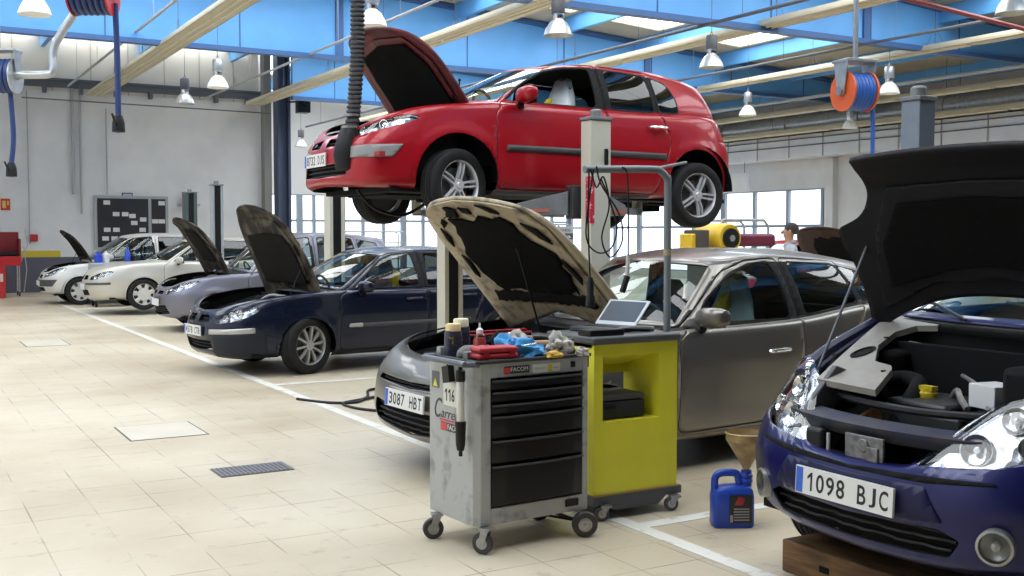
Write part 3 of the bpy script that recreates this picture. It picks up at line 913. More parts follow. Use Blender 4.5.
def build_car(name, label, loc, th, sp, paint, pitch=0.0, roll=0.0, group='cars parked in the workshop bays'):
    S = Shape(sp)
    root = empty(name, label, 'car', loc, Euler((0, math.radians(-pitch), math.radians(th)), 'XYZ'), group)
    root['category'] = 'car'
    body = S.wall_bm()
    rows, n1, n2, n3 = S.house()
    NV = len(rows) - 1
    gm = MB(); gm.grid([list(reversed(r)) for r in rows]); gh = gm.bm
    rm = MB(); rm.grid(S.roof_rows(rows[-1])); roof = rm.bm
    bmesh.ops.remove_doubles(roof, verts=roof.verts, dist=1e-4)
    roof.normal_update()
    if sum(f.normal.z for f in roof.faces) < 0: bmesh.ops.reverse_faces(roof, faces=roof.faces)
    # windscreen and rear window straight from the grid
    nu = len(rows[0]) - 1
    gh.faces.ensure_lookup_table()
    ws, rw = [], []
    i_r0 = n1 + n2 + 2
    v0r, v1r = sp.get('rw', (.3, .93))
    for j in range(NV):
        for ii in range(nu):
            i = nu - 1 - ii                           # rows were reversed
            f = gh.faces[j * nu + ii]
            if i < n1 - 1 and 1 <= j < NV - 1: ws.append(f)
            if i > i_r0 and v0r * NV <= j < v1r * NV: rw.append(f)
    wsb = take(gh, ws, False); rwb = take(gh, rw, False)
    bmesh.ops.delete(gh, geom=ws + rw, context='FACES')
    sidec = lambda f: abs(f.normal.y) > .35
    gh.normal_update(); body.normal_update()
    for poly in [grow(p, .016) for p, _ in sp['windows']] + sp.get('black_pillars', []):
        for f in slice_poly(gh, smooth_poly(poly, 1, .04), 'side', lambda f: f.normal.y > .35): f.material_index = 1
        gh.normal_update()
    win = []
    for poly, door in sp['windows']:
        P = smooth_poly(poly, 2)
        fs = slice_poly(gh, P, 'side', lambda f: f.normal.y > .35)
        win.append((take(gh, fs), door))
    # wheel arches
    for hx in (sp['hf'], sp['hr']):
        R = sp.get('Ra', .345)
        circ = [(hx + R * math.cos(2 * math.pi * k / 40), .31 + sp.get('az', 0) + R * math.sin(2 * math.pi * k / 40)) for k in range(40)]
        fs = slice_poly(body, circ, 'side', lambda f: f.calc_center_median().y > .45)
        bmesh.ops.delete(body, geom=fs, context='FACES')
    # doors: cut from wall and glasshouse together
    doors = {}
    for key, poly in sp['doors'].items():
        P = smooth_poly(poly, 2)
        cx = sum(p[0] for p in P) / len(P); cz = sum(p[1] for p in P) / len(P)
        wide = []
        for i in range(len(P)):
            a, b = P[i - 1], P[(i + 1) % len(P)]
            d = math.hypot(b[0] - a[0], b[1] - a[1]) or 1
            nx, nz = (b[1] - a[1]) / d, -(b[0] - a[0]) / d
            wide.append((P[i][0] + nx * .006, P[i][1] + nz * .006))
        area = sum(P[i - 1][0] * P[i][1] - P[i][0] * P[i - 1][1] for i in range(len(P)))
        if area < 0: wide = [(2 * p[0] - q[0], 2 * p[1] - q[1]) for p, q in zip(P, wide)]
        db = None
        for bm_ in (body, gh):
            c = lambda f: f.normal.y > .3
            fs = slice_poly(bm_, P, 'side', c)
            part = take(bm_, fs)
            db = part if db is None else join(db, part)
            bm_.normal_update()
            fs = slice_poly(bm_, wide, 'side', c)
            bmesh.ops.delete(bm_, geom=fs, context='FACES')
        doors[key] = db
    # lamps, openings and trim panels
    lamps = []
    for key, poly, proj in sp.get('cutouts', []):
        P = smooth_poly(poly, 2, .02)
        body.normal_update()
        c = (lambda f: f.normal.x < .2) if proj in ('corner', 'front') else ((lambda f: f.normal.x > -.2) if proj == 'rcorner' else (lambda f: f.normal.y > .3))
        fs = slice_poly(body, P, proj, lambda f: f.calc_center_median().x < S.L * .5 and c(f)) if proj != 'rcorner' else slice_poly(body, P, proj, lambda f: f.calc_center_median().x > S.L * .5 and c(f))
        lamps.append((key, take(body, fs)))
    patches = []
    for key, poly, proj, mm, off in sp.get('patches', []):
        src = S.wall_bm()
        src.normal_update()
        if proj in ('front', 'corner'): c = lambda f: f.normal.x < .2 and f.calc_center_median().x < S.L * .5
        elif proj == 'rear': c = lambda f: f.normal.x > .3
        else: c = lambda f: f.normal.y > .3
        for hx in (sp['hf'], sp['hr']):
            R = sp.get('Ra', .345)
            circ = [(hx + R * math.cos(2 * math.pi * k / 40), .31 + sp.get('az', 0) + R * math.sin(2 * math.pi * k / 40)) for k in range(40)]
            fs = slice_poly(src, circ, 'side', lambda f: f.calc_center_median().y > .45)
            bmesh.ops.delete(src, geom=fs, context='FACES')
        fs = slice_poly(src, smooth_poly(poly, 1, .012), 'front' if proj == 'rear' else proj, c)
        nb = take(src, fs); src.free()
        if len(nb.faces) == 0: nb.free(); continue
        push(nb, off); patches.append((key, nb, mm, proj))
    # ---- emit objects
    PM = [paint, M_inner]
    bb = both(join(body, gh), True)
    from_bm('body', bb, PM, root, solid=.012, soff=1)
    from_bm('roof_panel', both(roof), PM, root, solid=.015, soff=1)
    from_bm('windshield', both(wsb), M_glass, root)
    from_bm('rear_window', both(rwb), M_glassd, root)
    dobj = {}
    for key, db in doors.items():
        for side in (-1, 1):
            d = mirrored(db) if side < 0 else db.copy()
            o = from_bm(key, d, PM, root, solid=.02, soff=1)
            dobj[(key, side)] = o
        db.free()
    opened = sp.get('open_windows', ())
    for wi, (wb, door) in enumerate(win):
        for side in (-1, 1):
            if (wi, side) in opened: continue
            w = mirrored(wb) if side < 0 else wb.copy()
            par = dobj.get((door, side), root)
            from_bm('side_window', w, M_glassd if wi in sp.get('tinted', ()) else M_glass, par)
        wb.free()
    for key, lb in lamps:
        if key == 'headlight':
            for side in (-1, 1):
                q = mirrored(lb) if side < 0 else lb.copy()
                bowl = q.copy()
                lo = from_bm('headlight', q, M_lens, root)
                push(bowl, -.035)
                from_bm('reflector', bowl, M_refl, lo)
                q2 = bmesh.new(); q2.from_mesh(lo.data); q2.normal_update()
                for (bh, bz, br) in sp.get('bulbs', []):
                    v = min(q2.verts, key=lambda w: ((w.co.x + abs(w.co.y)) * .7071 - bh) ** 2 + (w.co.z - bz) ** 2)
                    cb = MB(); cb.lathe([(.001, -.012), (br * .22, -.010), (br * .25, .012), (br * .5, .010), (br * .85, -.006), (br, -.016), (br * 1.05, -.016), (br * 1.05, .01)], (0, 0, 0), 'z', 20)
                    nrm = v.normal.copy(); nrm.z *= .3
                    cb.xf(Matrix.Translation(v.co - v.normal * .022) @ nrm.to_track_quat('Z', 'Y').to_matrix().to_4x4() @ Matrix.Scale(-1, 4, (0, 0, 1)))
                    cb.out('reflector_bowl', M_chrome, lo)
                q2.free()
        elif key == 'taillight':
            for side in (-1, 1):
                q = mirrored(lb) if side < 0 else lb.copy()
                from_bm('taillight', q, M_redlens, root, solid=.01)
        else:   # opening: dark recess with slats behind
            nb = both(lb, True)
            push(nb, -.045)
            o = from_bm(key, nb, M_blackm, root)
            zs = [v.co.z for v in o.data.vertices]
            if zs:
                z0, z1 = min(zs), max(zs)
                ns = max(2, int((z1 - z0) / .035))
                sb = MB()
                for i in range(ns):
                    z = z0 + (z1 - z0) * (i + .5) / ns
                    pts = [v.co for v in o.data.vertices if abs(v.co.z - z) < .03]
                    if not pts: continue
                    ym = max(abs(p.y) for p in pts)
                    line = []
                    for t in range(-8, 9):
                        y = ym * t / 8 * .97
                        near = min(pts, key=lambda p: (p.y - y) ** 2)
                        line.append((near.x - .02, y, z))
                    sb.tube(line, .006, 6)
                sb.out('grille_bars', M_black, o)
        lb.free()
    for key, nb, mm, proj in patches:
        if proj in ('side',):
            for side in (-1, 1):
                q = mirrored(nb) if side < 0 else nb.copy()
                from_bm(key, q, mm, root, solid=.012)
            nb.free()
        else:
            cy = max(v.co.y for v in nb.verts), min(v.co.y for v in nb.verts)
            if cy[1] > .02:
                for side in (-1, 1):
                    q = mirrored(nb) if side < 0 else nb.copy()
                    from_bm(key, q, mm, root, solid=.012)
                nb.free()
            else:
                from_bm(key, both(nb), mm, root, solid=.012)
    # handles and mirrors
    for key, (hx, hz, hm) in sp.get('handles', {}).items():
        for side in (-1, 1):
            y = S.Wz(hz) * side * sp.get('hy', 1.0)
            hb = MB()
            hb.tube([(hx - .10, y + .005 * side, hz - .002), (hx - .08, y + .028 * side, hz), (hx, y + .036 * side, hz + .004), (hx + .08, y + .028 * side, hz + .004), (hx + .10, y + .005 * side, hz + .002)], .0145, 8, smooth=4)
            hb.out('door_handle', hm, dobj.get((key, side), root))
    mx, my, mz = sp['mirror']
    for side in (-1, 1):
        b_ = MB()
        rings = []
        for t, sx_, sz_, ox in ((0, .02, .035, .02), (.012, .045, .062, .02), (.06, .062, .078, .015), (.13, .066, .08, .01), (.19, .06, .074, .015), (.228, .045, .058, .03), (.243, .015, .025, .045)):
            ring = []
            for k in range(24):
                c, d = math.cos(2 * math.pi * k / 24), math.sin(2 * math.pi * k / 24)
                c = math.copysign(abs(c) ** .75, c); d = math.copysign(abs(d) ** .7, d)
                ring.append((mx + ox + (c * sx_ if c < 0 else c * sx_ * .75), side * (my + .03 + t * 1.1), mz + d * sz_ * .88 + .01 * t / .2))
            rings.append(ring)
        if side < 0: rings = [list(reversed(r)) for r in rings]
        b_.rings(rings)
        o = b_.out('wing_mirror', sp.get('mirror_mat', paint), root)
        mb = MB(); mb.tube([(mx + .03, side * (my - .06), mz - .085), (mx + .02, side * (my + .02), mz - .075), (mx + .015, side * (my + .08), mz - .07)], .03, 10); mb.cbox((mx + .095, side * (my + .13), mz), (.006, .16, .12))
        mb.out('mirror_foot', M_black, o)
    # underbody with wheel wells
    ub = MB()
    zf = .24
    ub.box((.25, -S.W + .12, zf - .02), (S.L - .25, S.W - .12, zf + .02))
    for hx in (sp['hf'], sp['hr']):
        for side in (-1, 1):
            arc = []
            for k in range(0, 19):
                a = math.pi * k / 18
                Rl = sp.get('Ra', .345) + .05; arc.append((hx + Rl * math.cos(a), .30 + sp.get('az', 0) + Rl * math.sin(a)))
            y0, y1 = side * (S.W - .03), side * (S.W - .36)
            ub.rings([[(p[0], y0, p[1]) for p in arc], [(p[0], y1, p[1]) for p in arc]], 0, False, True, False)
    if sp.get('axles'):
        for hx in (sp['hf'], sp['hr']):
            ub.cyl((hx, -.66, .31), (hx, .66, .31), .035); ub.box((hx - .25, -.4, .2), (hx + .2, .4, .24))
        ub.tube([(.9, .1, .2), (2, .12, .19), (2.6, .05, .2), (3.6, .3, .2)], .035, 8); ub.box((2.9, -.2, .14), (3.5, .45, .22))
        ub.box((.35, -.45, .2), (1.2, .45, .36))
    ub.out('underbody', M_blackm, root)
    # wheels
    dz = sp.get('droop', 0)
    for hx, st in ((sp['hf'], sp.get('steer', 0)), (sp['hr'], 0)):
        for side in (-1, 1):
            wheel(root, hx, side * (S.W - .105), .315 * sp.get('wscale', 1) - dz, sp['rim'][0], sp['rim'][1], st).scale = (sp.get('wscale', 1),) * 3
    # cabin
    ib = MB()
    ib.box((S.sp['cowl'][0] + .35, -.70, .26), (S.sp['D'][0], .70, .34))
    xd0 = S.sp['cowl'][0]
    ib.rings([[(xd0 + .02, y, S.sp['cowl'][1] - .05), (xd0 + .45, y, S.sp['cowl'][1] + .0), (xd0 + .62, y, S.sp['cowl'][1] - .08), (xd0 + .55, y, .55), (xd0 + .1, y, .45)] for y in (-.72, -.3, .3, .72)])
    ib.box((S.sp['D'][0] - .75, -.6, .34), (S.sp['D'][0] - .25, .6, .62)); ib.box((S.sp['D'][0] - .35, -.6, .5), (S.sp['D'][0] - .2, .6, 1.0))
    cab = ib.out('cabin_trim', M_inner, root)
    sx0 = sp.get('seatx', S.sp['A'][0] + .55)
    st_ = MB(); cxw = sx0 - .45
    st_.lathe([(.17 + .014 * math.cos(a), .014 * math.sin(a)) for a in [2 * math.pi * k / 8 for k in range(9)]], axis='x', seg=24, cap=False); st_.cbox((.02, 0, 0), (.03, .30, .05)); st_.cbox((.02, 0, -.08), (.03, .04, .16))
    st_.xf(Matrix.Translation((cxw, -.36, S.sp['cowl'][1] - .02)) @ Matrix.Rotation(math.radians(-25), 4, 'Y'))
    st_.out('steering_wheel', M_black, root)
    sz = sp.get('seatz', .34)
    seat(root, sx0, -.36, M_seat, sz, sp.get('cover'), sp.get('paper', False), sp.get('cw', 1.0)); seat(root, sx0, .36, M_seat, sz)
    # cowl panel under the windscreen and wipers
    cw = MB()
    A, z_ = sp['A'], sp['cowl'][1]
    cw.grid([[Vector((sp['cowl'][0] + (A[0] - sp['cowl'][0]) * (t / 8) ** 2 + dx, A[1] * t / 8, z_ + (A[2] - z_) * (t / 8) ** 2 + dzz)) for t in range(-8, 9)] for dx, dzz in ((-sp.get('cowl_w', .14), -.05), (-.02, -.012), (.03, .0))])
    cw.out('cowl_panel', M_black, root, solid=.01)
    for yy in (-.35, .25):
        wb = MB(); wb.tube([(sp['cowl'][0] + .0, yy, z_ + .015), (sp['cowl'][0] + .10, yy + .25, z_ + .075), (sp['cowl'][0] + .17, yy + .5, z_ + .10)], .008, 6); wb.out('wiper', M_black, root)
    # ---- hood
    deck = sp['hood_fn'](S) if 'hood_fn' in sp else S.deck_bm()
    op = sp.get('hood_open', 0)
    hx_, hz_ = sp['cowl'][0] - .02, sp['cowl'][1] - .03
    RM = Matrix.Translation((hx_, 0, hz_)) @ Matrix.Rotation(math.radians(op), 4, 'Y') @ Matrix.Translation((-hx_, 0, -hz_))
    if op: RM = Matrix.Translation(sp.get('hood_lift', (0, 0, 0))) @ RM
    lining = pad = None
    if op:
        c2 = deck.copy()
        f2 = slice_poly(c2, sp.get('lining', [(.16, -.1), (.24, .50), (.55, .66), (hx_ - .08, .66), (hx_ - .05, -.1)]), 'top')
        lining = push(take(c2, f2), -.030); c2.free()
        for pp, pm in sp.get('pads', []):
            c2 = deck.copy(); full = both(c2); f2 = slice_poly(full, pp, 'top')
            pb = push(take(full, f2), -.048); full.free()
            pad = (pad or []) + [(pb, pm)]
    hood = both(deck)
    bmesh.ops.transform(hood, matrix=RM, verts=hood.verts)
    ho = from_bm('hood', hood, [paint, sp.get('hood_under', paint)], root, solid=.024, soff=1)
    if op:
        lb = both(lining); bmesh.ops.transform(lb, matrix=RM, verts=lb.verts)
        from_bm('hood_lining', lb, sp.get('lining_mat', M_black), ho, solid=.01)
        for pb, pm in pad or []:
            bmesh.ops.transform(pb, matrix=RM, verts=pb.verts)
            from_bm('insulation_pad_and_slot', pb, pm, ho, solid=.012, smooth=True)
        ps = sp.get('prop')
        if ps:
            pr = MB(); p1 = Vector(ps[1])
            pr.cyl(ps[0], p1, .007, seg=8); pr.ball(p1, .014); pr.out('hood_prop', sp.get('prop_mat', M_black), root)
        engine_bay(root, S, sp)
    # plate
    if 'plate' in sp:
        px, pz, s = sp['plate'][:3]
        tilt = sp['plate'][3] if len(sp['plate']) > 3 else 0
        plate(root, Matrix.Translation((px, sp['plate'][4] if len(sp['plate']) > 4 else 0, pz)) @ face_M((0, 0, 0), (0, -1, 0), (math.sin(math.radians(tilt)), 0, 1)), s)
    return root, S

def engine_bay(root, S, sp):
    xc, zc = sp['cowl']; x0 = .24; x1 = xc - .14; w = .62
    bay = MB()
    zt = zc - .10; ztf = min(S.zt(-.7) - .03, .80)
    bay.box((x0, -w, .36), (x1, w, .40)); bay.box((x1, -w - .08, .36), (x1 + .02, w + .08, zt))
    for sgn in (-1, 1):
        bay.rings([[(x0, sgn * (w - .03), .38), (x0 + .1, sgn * (w - .02), ztf - .05), (x0 + .1, sgn * (w + .10), ztf - .03), (x0, sgn * (w + .10), .38)],
                   [(x1, sgn * (w - .03), .38), (x1, sgn * w, zt - .06), (x1, sgn * (w + .17), zt - .03), (x1, sgn * (w + .17), .38)]])
        bay.lathe([(.13, zt - .30), (.12, zt - .06), (.10, zt - .04), (.03, zt - .035), (.02, zt - .02), (.001, zt - .02)], (sp['hf'] + .08, sgn * .56, 0), 'z', 18)
    b = bay.out('engine_bay', M_blackm, root, bevel=.01)
    fn = sp.get('bay_fn')
    if fn: fn(b, S, sp); return
    # a simple engine
    eh = sp.get('eng_h', 0)
    e = MB(); e.box((x0 + .22, -.28, .42), (x1 - .12, .34, ztf - .06)); e.out('engine_block', M_grime, b, bevel=.03)
    e = MB(); e.box((x0 + .20, -.30, ztf - .06), (x1 - .14, .24, ztf - .01 + eh)); 
    for k in range(5): e.box((x0 + .24 + k * .08, -.24, ztf - .02 + eh), (x0 + .28 + k * .08, .18, ztf + eh))
    e.out('engine_cover', sp.get('eng_mat', M_grime), b, bevel=.025)
    for k in range(4): t = MB(); t.lathe([(.018, 0), (.024, .01), (.024, .03), (.001, .035)], (x0 + .10 + .07 * k, .30 + .05 * (k % 2), ztf - .03), 'z', 12); t.tube([(x0 + .10 + .07 * k, .30 + .05 * (k % 2), ztf - .03), (x0 + .10 + .07 * k, .32, ztf - .3)], .012, 6); t.out('filler_cap', M_alu if k % 2 else mat('milky_tank', (.5, .5, .45), .4), b)
    s_ = MB(); s_.box((x0 - .03, -w, ztf - .08), (x0 + .05, w, ztf - .02)); s_.out('slam_panel', sp.get('slam_mat', M_grime), b, bevel=.012)
    t = MB(); t.box((x0 + .2, .36, .5), (x0 + .5, .56, ztf)); t.out('car_battery', M_black, b, bevel=.012)
    t = MB(); t.box((x1 - .3, -.56, .55), (x1 - .1, -.38, zt - .02)); t.cyl((x1 - .2, -.47, zt - .02), (x1 - .2, -.47, zt + .02), .03); t.out('coolant_tank', mat('milky_tank', (.5, .5, .45), .4), b, bevel=.02)
    t = MB(); t.tube([(x0 + .1, -.4, ztf - .04), (x0 + .2, -.35, ztf + .01), (x0 + .4, -.3, ztf), (x0 + .55, -.1, ztf + .01)], .035, 10, smooth=5); t.out('air_hose', M_black, b)
    t = MB(); t.tube([(x0 + .3, .3, ztf), (x0 + .5, .35, ztf + .02), (x1 - .1, .2, zt - .02), (x1, -.1, zt - .03)], .02, 8, smooth=5); t.out('coolant_hose', M_alu, b)
# ------------------------------------------------------------------ the cars
def paint(name, c, metal=.3, rough=.32, coat=.42):
    return mat(name, c, rough, metal, coat, spec=.35)
P_red = paint('red_car_paint', (.36, .004, .012), .1)
P_grey = paint('grey_car_paint', (.20, .185, .162), .75, .32)
P_navy = paint('navy_car_paint', (.004, .008, .026), .2, .25)
P_blue = paint('blue_car_paint', (.006, .008, .085), .25, .3)
P_lilac = paint('lilac_silver_paint', (.20, .20, .245), .6, .34)
P_beige = paint('beige_silver_paint', (.56, .54, .48), .35, .35)
P_white = paint('white_silver_paint', (.62, .61, .57), .25, .35)
M_trim = mat('grey_bumper_trim', (.26, .26, .26), .5)
M_trimd = mat('dark_grey_trim', (.06, .06, .065), .55)
M_chrst = mat('satin_strip', (.45, .45, .43), .35, .5)
M_navyp = mat('navy_grey_plastic', (.014, .017, .027), .5, spec=.3)
M_hoodbeige = mat('dirty_beige_hood_lining', (.44, .37, .26), .7, col2=(.13, .10, .07), vscale=7, thresh=(.30, .48))
M_hooddirt = mat('dusty_grey_hood_lining', (.13, .11, .085), .75, col2=(.02, .018, .016), vscale=6, thresh=(.48, .66), spec=.2)
M_hoodred = mat('red_hood_lining', (.14, .006, .014), .5, col2=(.06, .004, .008), vscale=5)
M_pad = mat('black_insulation_pad', (.005, .005, .005), .95, bump=.5, bscale=30, spec=.1)
M_padd = mat('dusty_pad_and_slot_shade', (.014, .013, .012), .95, bump=.5, bscale=30, spec=.1)
M_bluein = mat('black_blue_lining', (.006, .006, .009), .6, spec=.25)

def jag(poly, amp, seed, step=.04):
    """turns polygon edges into a torn outline"""
    rnd = random.Random(seed); out = []
    for i in range(len(poly)):
        a, b = poly[i], poly[(i + 1) % len(poly)]
        n = max(1, int(math.hypot(b[0] - a[0], b[1] - a[1]) / step))
        for k in range(n): out.append((a[0] + (b[0] - a[0]) * k / n + rnd.uniform(-amp, amp), a[1] + (b[1] - a[1]) * k / n + rnd.uniform(-amp, amp)))
    return out

SP_RED = dict(eng_mat=M_alu, eng_h=.10, out=[(0,0),(.0025,.25),(.007,.45),(.016,.65),(.032,.80),(.060,.90),(.11,.96),(.19,.99),(.32,1.0)]+OUT[9:], L=4.12, W=.885, hf=.83, hr=3.46, droop=.03, axles=True, Ra=.385, az=.035, cw=1.3, seatz=.40,
    zb=[(-.9, .27), (0, .25), (.4, .25), (1.2, .22), (2.8, .23), (3.7, .28), (5, .33)],
    zt=[(-.98, .72), (-.5, .76), (-.15, .85), (.3, .935), (.75, .99), (1.25, 1.03), (2.3, 1.035), (3.2, 1.05), (3.7, 1.065), (4.2, 1.05), (5.1, .99)],
    xF=[(.2, -.02), (.3, -.09), (.45, -.085), (.6, -.07), (.68, -.03), (.75, .02), (.9, .14)],
    xR=[(.25, 4.0), (.35, 4.09), (.5, 4.12), (.7, 4.10), (.85, 4.04), (1.1, 3.94)],
    Wz=[(.18, .80), (.3, .855), (.5, .88), (.65, .885), (.8, .875), (.95, .855), (1.1, .82)],
    cowl=(1.0, 1.05), edge_end=1.24, crown=[(0, 0), (.1, .28), (.3, .52), (.6, .8), (1, 1)],
    A=(1.25, .77, 1.02), D=(3.78, .73, 1.06), rb=(3.93, 1.03), wt=(1.78, 1.45), rt=(3.77, 1.355),
    roof=[(1.91, .60, 1.42), (2.3, .64, 1.468), (2.9, .635, 1.462), (3.4, .60, 1.415), (3.69, .56, 1.355)], roofc=[(1.78, 1.45), (2.1, 1.49), (2.5, 1.505), (3.0, 1.49), (3.4, 1.455), (3.77, 1.355)],
    yb=[(1.25, .78), (2, .805), (3, .79), (3.74, .69)], bulge=.03,
    windows=[([(1.33, 1.055), (1.55, 1.225), (1.80, 1.365), (2.0, 1.405), (2.27, 1.42), (2.29, 1.055)], 'front_door'),
             ([(2.43, 1.42), (2.90, 1.40), (2.96, 1.062), (2.45, 1.057)], 'rear_door'),
             ([(2.985, 1.395), (3.16, 1.345), (3.25, 1.2), (3.27, 1.075), (3.03, 1.068)], None)],
    tinted=(1, 2), open_windows=((0, -1),), black_pillars=[[(2.24, 1.045), (2.22, 1.435), (2.47, 1.435), (2.50, 1.045)], [(2.9, 1.055), (2.86, 1.41), (3.03, 1.40), (3.06, 1.06)]],
    doors={'front_door': [(1.20, .34), (1.20, .92), (1.27, 1.03), (1.54, 1.255), (1.79, 1.395), (2.0, 1.44), (2.34, 1.455), (2.37, 1.0), (2.36, .28), (1.25, .27)],
           'rear_door': [(2.385, .28), (2.39, 1.0), (2.36, 1.455), (2.965, 1.435), (3.0, 1.05), (3.12, .80), (3.06, .62), (3.0, .40), (2.95, .28)]},
    cutouts=[('headlight', [(.31, .655), (.31, .705), (.48, .765), (.68, .825), (.86, .865), (.94, .845), (.84, .79), (.58, .71)], 'corner'),
             ('upper_grille', [(.07, .605), (.07, .685), (.34, .67), (.36, .615)], 'front'),
             ('lower_grille', [(-.1, .34), (-.1, .45), (.45, .46), (.50, .36)], 'front'),
             ('taillight', [(2.12, .82), (2.14, 1.03), (2.6, 1.0), (2.6, .82)], 'rcorner')],
    patches=[('door_moulding', [(1.29, .60), (1.30, .655), (3.04, .665), (3.06, .61)], 'side', M_trimd, .010),
             ('bumper_trim', [(.19, .495), (.19, .585), (.83, .61), (.75, .50)], 'corner', M_trim, .008),
             ('sill_trim', [(1.2, .2), (1.2, .26), (2.9, .265), (2.9, .2)], 'side', M_trimd, .004)],
    bulbs=[(.46, .72, .035), (.64, .775, .035)],
    handles={'front_door': (2.20, .865, P_red), 'rear_door': (2.95, .905, M_chrome)}, mirror=(1.42, .80, 1.085),
    rim=('double', M_rim), steer=15, cover=M_seatcov, paper=(1.95, 2.15, 1.0, 1.17),
    hood_open=60, hood_under=M_hoodred, lining_mat=M_hoodred, pads=[([(.30, -.46), (.24, 0), (.30, .46), (.55, .56), (.94, .58), (.94, -.58), (.55, -.56)], M_pad)],
    prop=((.95, -.60, .92), (.97, -.60, 1.22)), prop_mat=M_black,
    plate=(-.09, .505, '8732 DJS', 0, .12))

SP_GREY = dict(eng_mat=mat('dusty_engine_cover', (.15, .145, .14), .6, var=.3, vscale=10), eng_h=.03, out=[(0,0),(.0025,.25),(.007,.45),(.015,.65),(.030,.80),(.056,.90),(.10,.96),(.18,.99),(.30,1.0)]+OUT[9:], L=4.56, W=.90, hf=.92, hr=3.62,
    zb=[(-.9, .23), (-.3, .235), (0, .25), (.45, .23), (1.3, .20), (3, .20), (4, .25), (5.5, .32)],
    zt=[(-.9, .785), (-.5, .80), (-.1, .85), (.4, .90), (1.0, .94), (1.6, .96), (2.7, .985), (3.6, 1.06), (4.2, 1.09), (5.5, 1.05)],
    xF=[(.2, .12), (.3, .03), (.42, 0), (.6, .025), (.68, .055), (.75, .11), (.82, .20), (.9, .30)],
    xR=[(.25, 4.42), (.35, 4.53), (.5, 4.56), (.8, 4.52), (1.1, 4.44)],
    Wz=[(.18, .82), (.3, .87), (.5, .895), (.7, .90), (.9, .875), (1.1, .83)],
    cowl=(1.38, .99), edge_end=1.66, crown=[(0, 0), (.1, .26), (.3, .52), (.6, .8), (1, 1)],
    A=(1.72, .775, .965), D=(4.36, .67, 1.08), rb=(4.48, 1.05), wt=(2.02, 1.44), rt=(4.25, 1.37),
    roof=[(2.22, .61, 1.405), (2.7, .63, 1.445), (3.4, .61, 1.40), (4.15, .53, 1.30)], roofc=[(2.02, 1.44), (2.5, 1.50), (3.2, 1.495), (3.9, 1.43), (4.25, 1.37)],
    yb=[(1.72, .785), (2.6, .81), (3.6, .79), (4.36, .69)], bulge=.03,
    windows=[([(1.84, .995), (1.98, 1.14), (2.26, 1.315), (2.47, 1.38), (2.68, 1.398), (2.74, 1.20), (2.76, .995)], 'front_door'),
             ([(2.86, 1.395), (3.42, 1.365), (3.55, 1.085), (2.93, 1.012)], 'rear_door'),
             ([(3.47, 1.36), (3.72, 1.30), (3.98, 1.21), (3.98, 1.125), (3.61, 1.10)], None)],
    black_pillars=[[(2.66, .99), (2.64, 1.405), (2.90, 1.40), (2.96, 1.01)], [(3.38, 1.1), (3.36, 1.37), (3.52, 1.365), (3.66, 1.1)]],
    doors={'front_door': [(1.60, .30), (1.60, .88), (1.74, .98), (2.18, 1.33), (2.45, 1.412), (2.76, 1.43), (2.83, 1.0), (2.80, .28), (1.65, .26)],
           'rear_door': [(2.82, .28), (2.85, 1.0), (2.79, 1.43), (3.45, 1.395), (3.62, 1.10), (3.42, .80), (3.25, .62), (3.18, .28)]},
    cutouts=[('headlight', [(.56, .66), (.52, .72), (.75, .81), (1.1, .905), (1.2, .90), (.95, .77), (.72, .66)], 'corner'),
             ('upper_grille', [(-.1, .588), (-.1, .632), (.5, .645), (.53, .61)], 'front'),
             ('lower_grille', [(-.1, .28), (-.1, .445), (.54, .475), (.60, .33)], 'front')],
    patches=[('window_strip', [(1.80, .972), (1.80, .985), (2.7, 1.0), (3.6, 1.085), (3.6, 1.07), (2.7, .985)], 'side', M_black, .004),
             ('sill_trim', [(1.3, .19), (1.3, .235), (3.2, .235), (3.2, .19)], 'side', mat('sill_tan_reflection', (.30, .25, .19), .4, .4), .004),  # tan colour paints the reflection along the sill
             ('number_backing', [(-.1, .455), (-.1, .58), (.3, .58), (.3, .455)], 'front', P_grey, .004)],
    handles={'front_door': (2.55, .775, M_chrome), 'rear_door': (3.27, .83, M_chrome)}, mirror=(1.80, .80, 1.035),
    rim=('five', M_rim), steer=0, cover=mat('pale_blue_seat_cover', (.30, .40, .42), .5, bump=.4, bscale=15), paper=(2.42, 2.66, .95, 1.22), seatx=2.25,
    hood_open=51, hood_lift=(-.12, 0, .11), hood_under=M_hoodbeige, lining_mat=M_hoodbeige,
    lining=[(.14, -.1), (.22, .52), (.55, .70), (1.28, .72), (1.30, -.1)],
    pads=[(jag([(.42, -.30), (.40, .34), (.75, .52), (1.12, .50), (1.14, .05), (1.12, -.52), (.75, -.54)], .035, 3, .07), M_pad), (jag([(1.16, -.58), (1.16, .58), (1.26, .60), (1.26, -.60)], .012, 4), M_padd),
          (jag([(.26, .18), (.30, .10), (.38, .22), (.40, .38), (.33, .32)], .02, 5), M_padd)] + [(p, M_padd) for p in ([(.24, -.20), (.27, -.28), (.36, -.36), (.34, -.27)], [(.30, -.04), (.27, .05), (.33, .06), (.35, -.03)], [(.50, .58), (.62, .63), (.70, .62), (.60, .56)], [(.46, -.48), (.52, -.60), (.66, -.65), (.60, -.56)], [(.78, .62), (.98, .65), (1.02, .62), (.84, .58)], [(.80, -.61), (.98, -.66), (1.04, -.62), (.86, -.58)], [(.40, .44), (.44, .50), (.50, .52), (.46, .44)])],  # last small patches: dark colour stands for shade inside the frame slots
    prop=((.95, -.19, .93), (.735, -.22, 1.50)), prop_mat=M_black, slam_mat=M_alu,
    plate=(-.014, .517, '3087 HBT', 4))

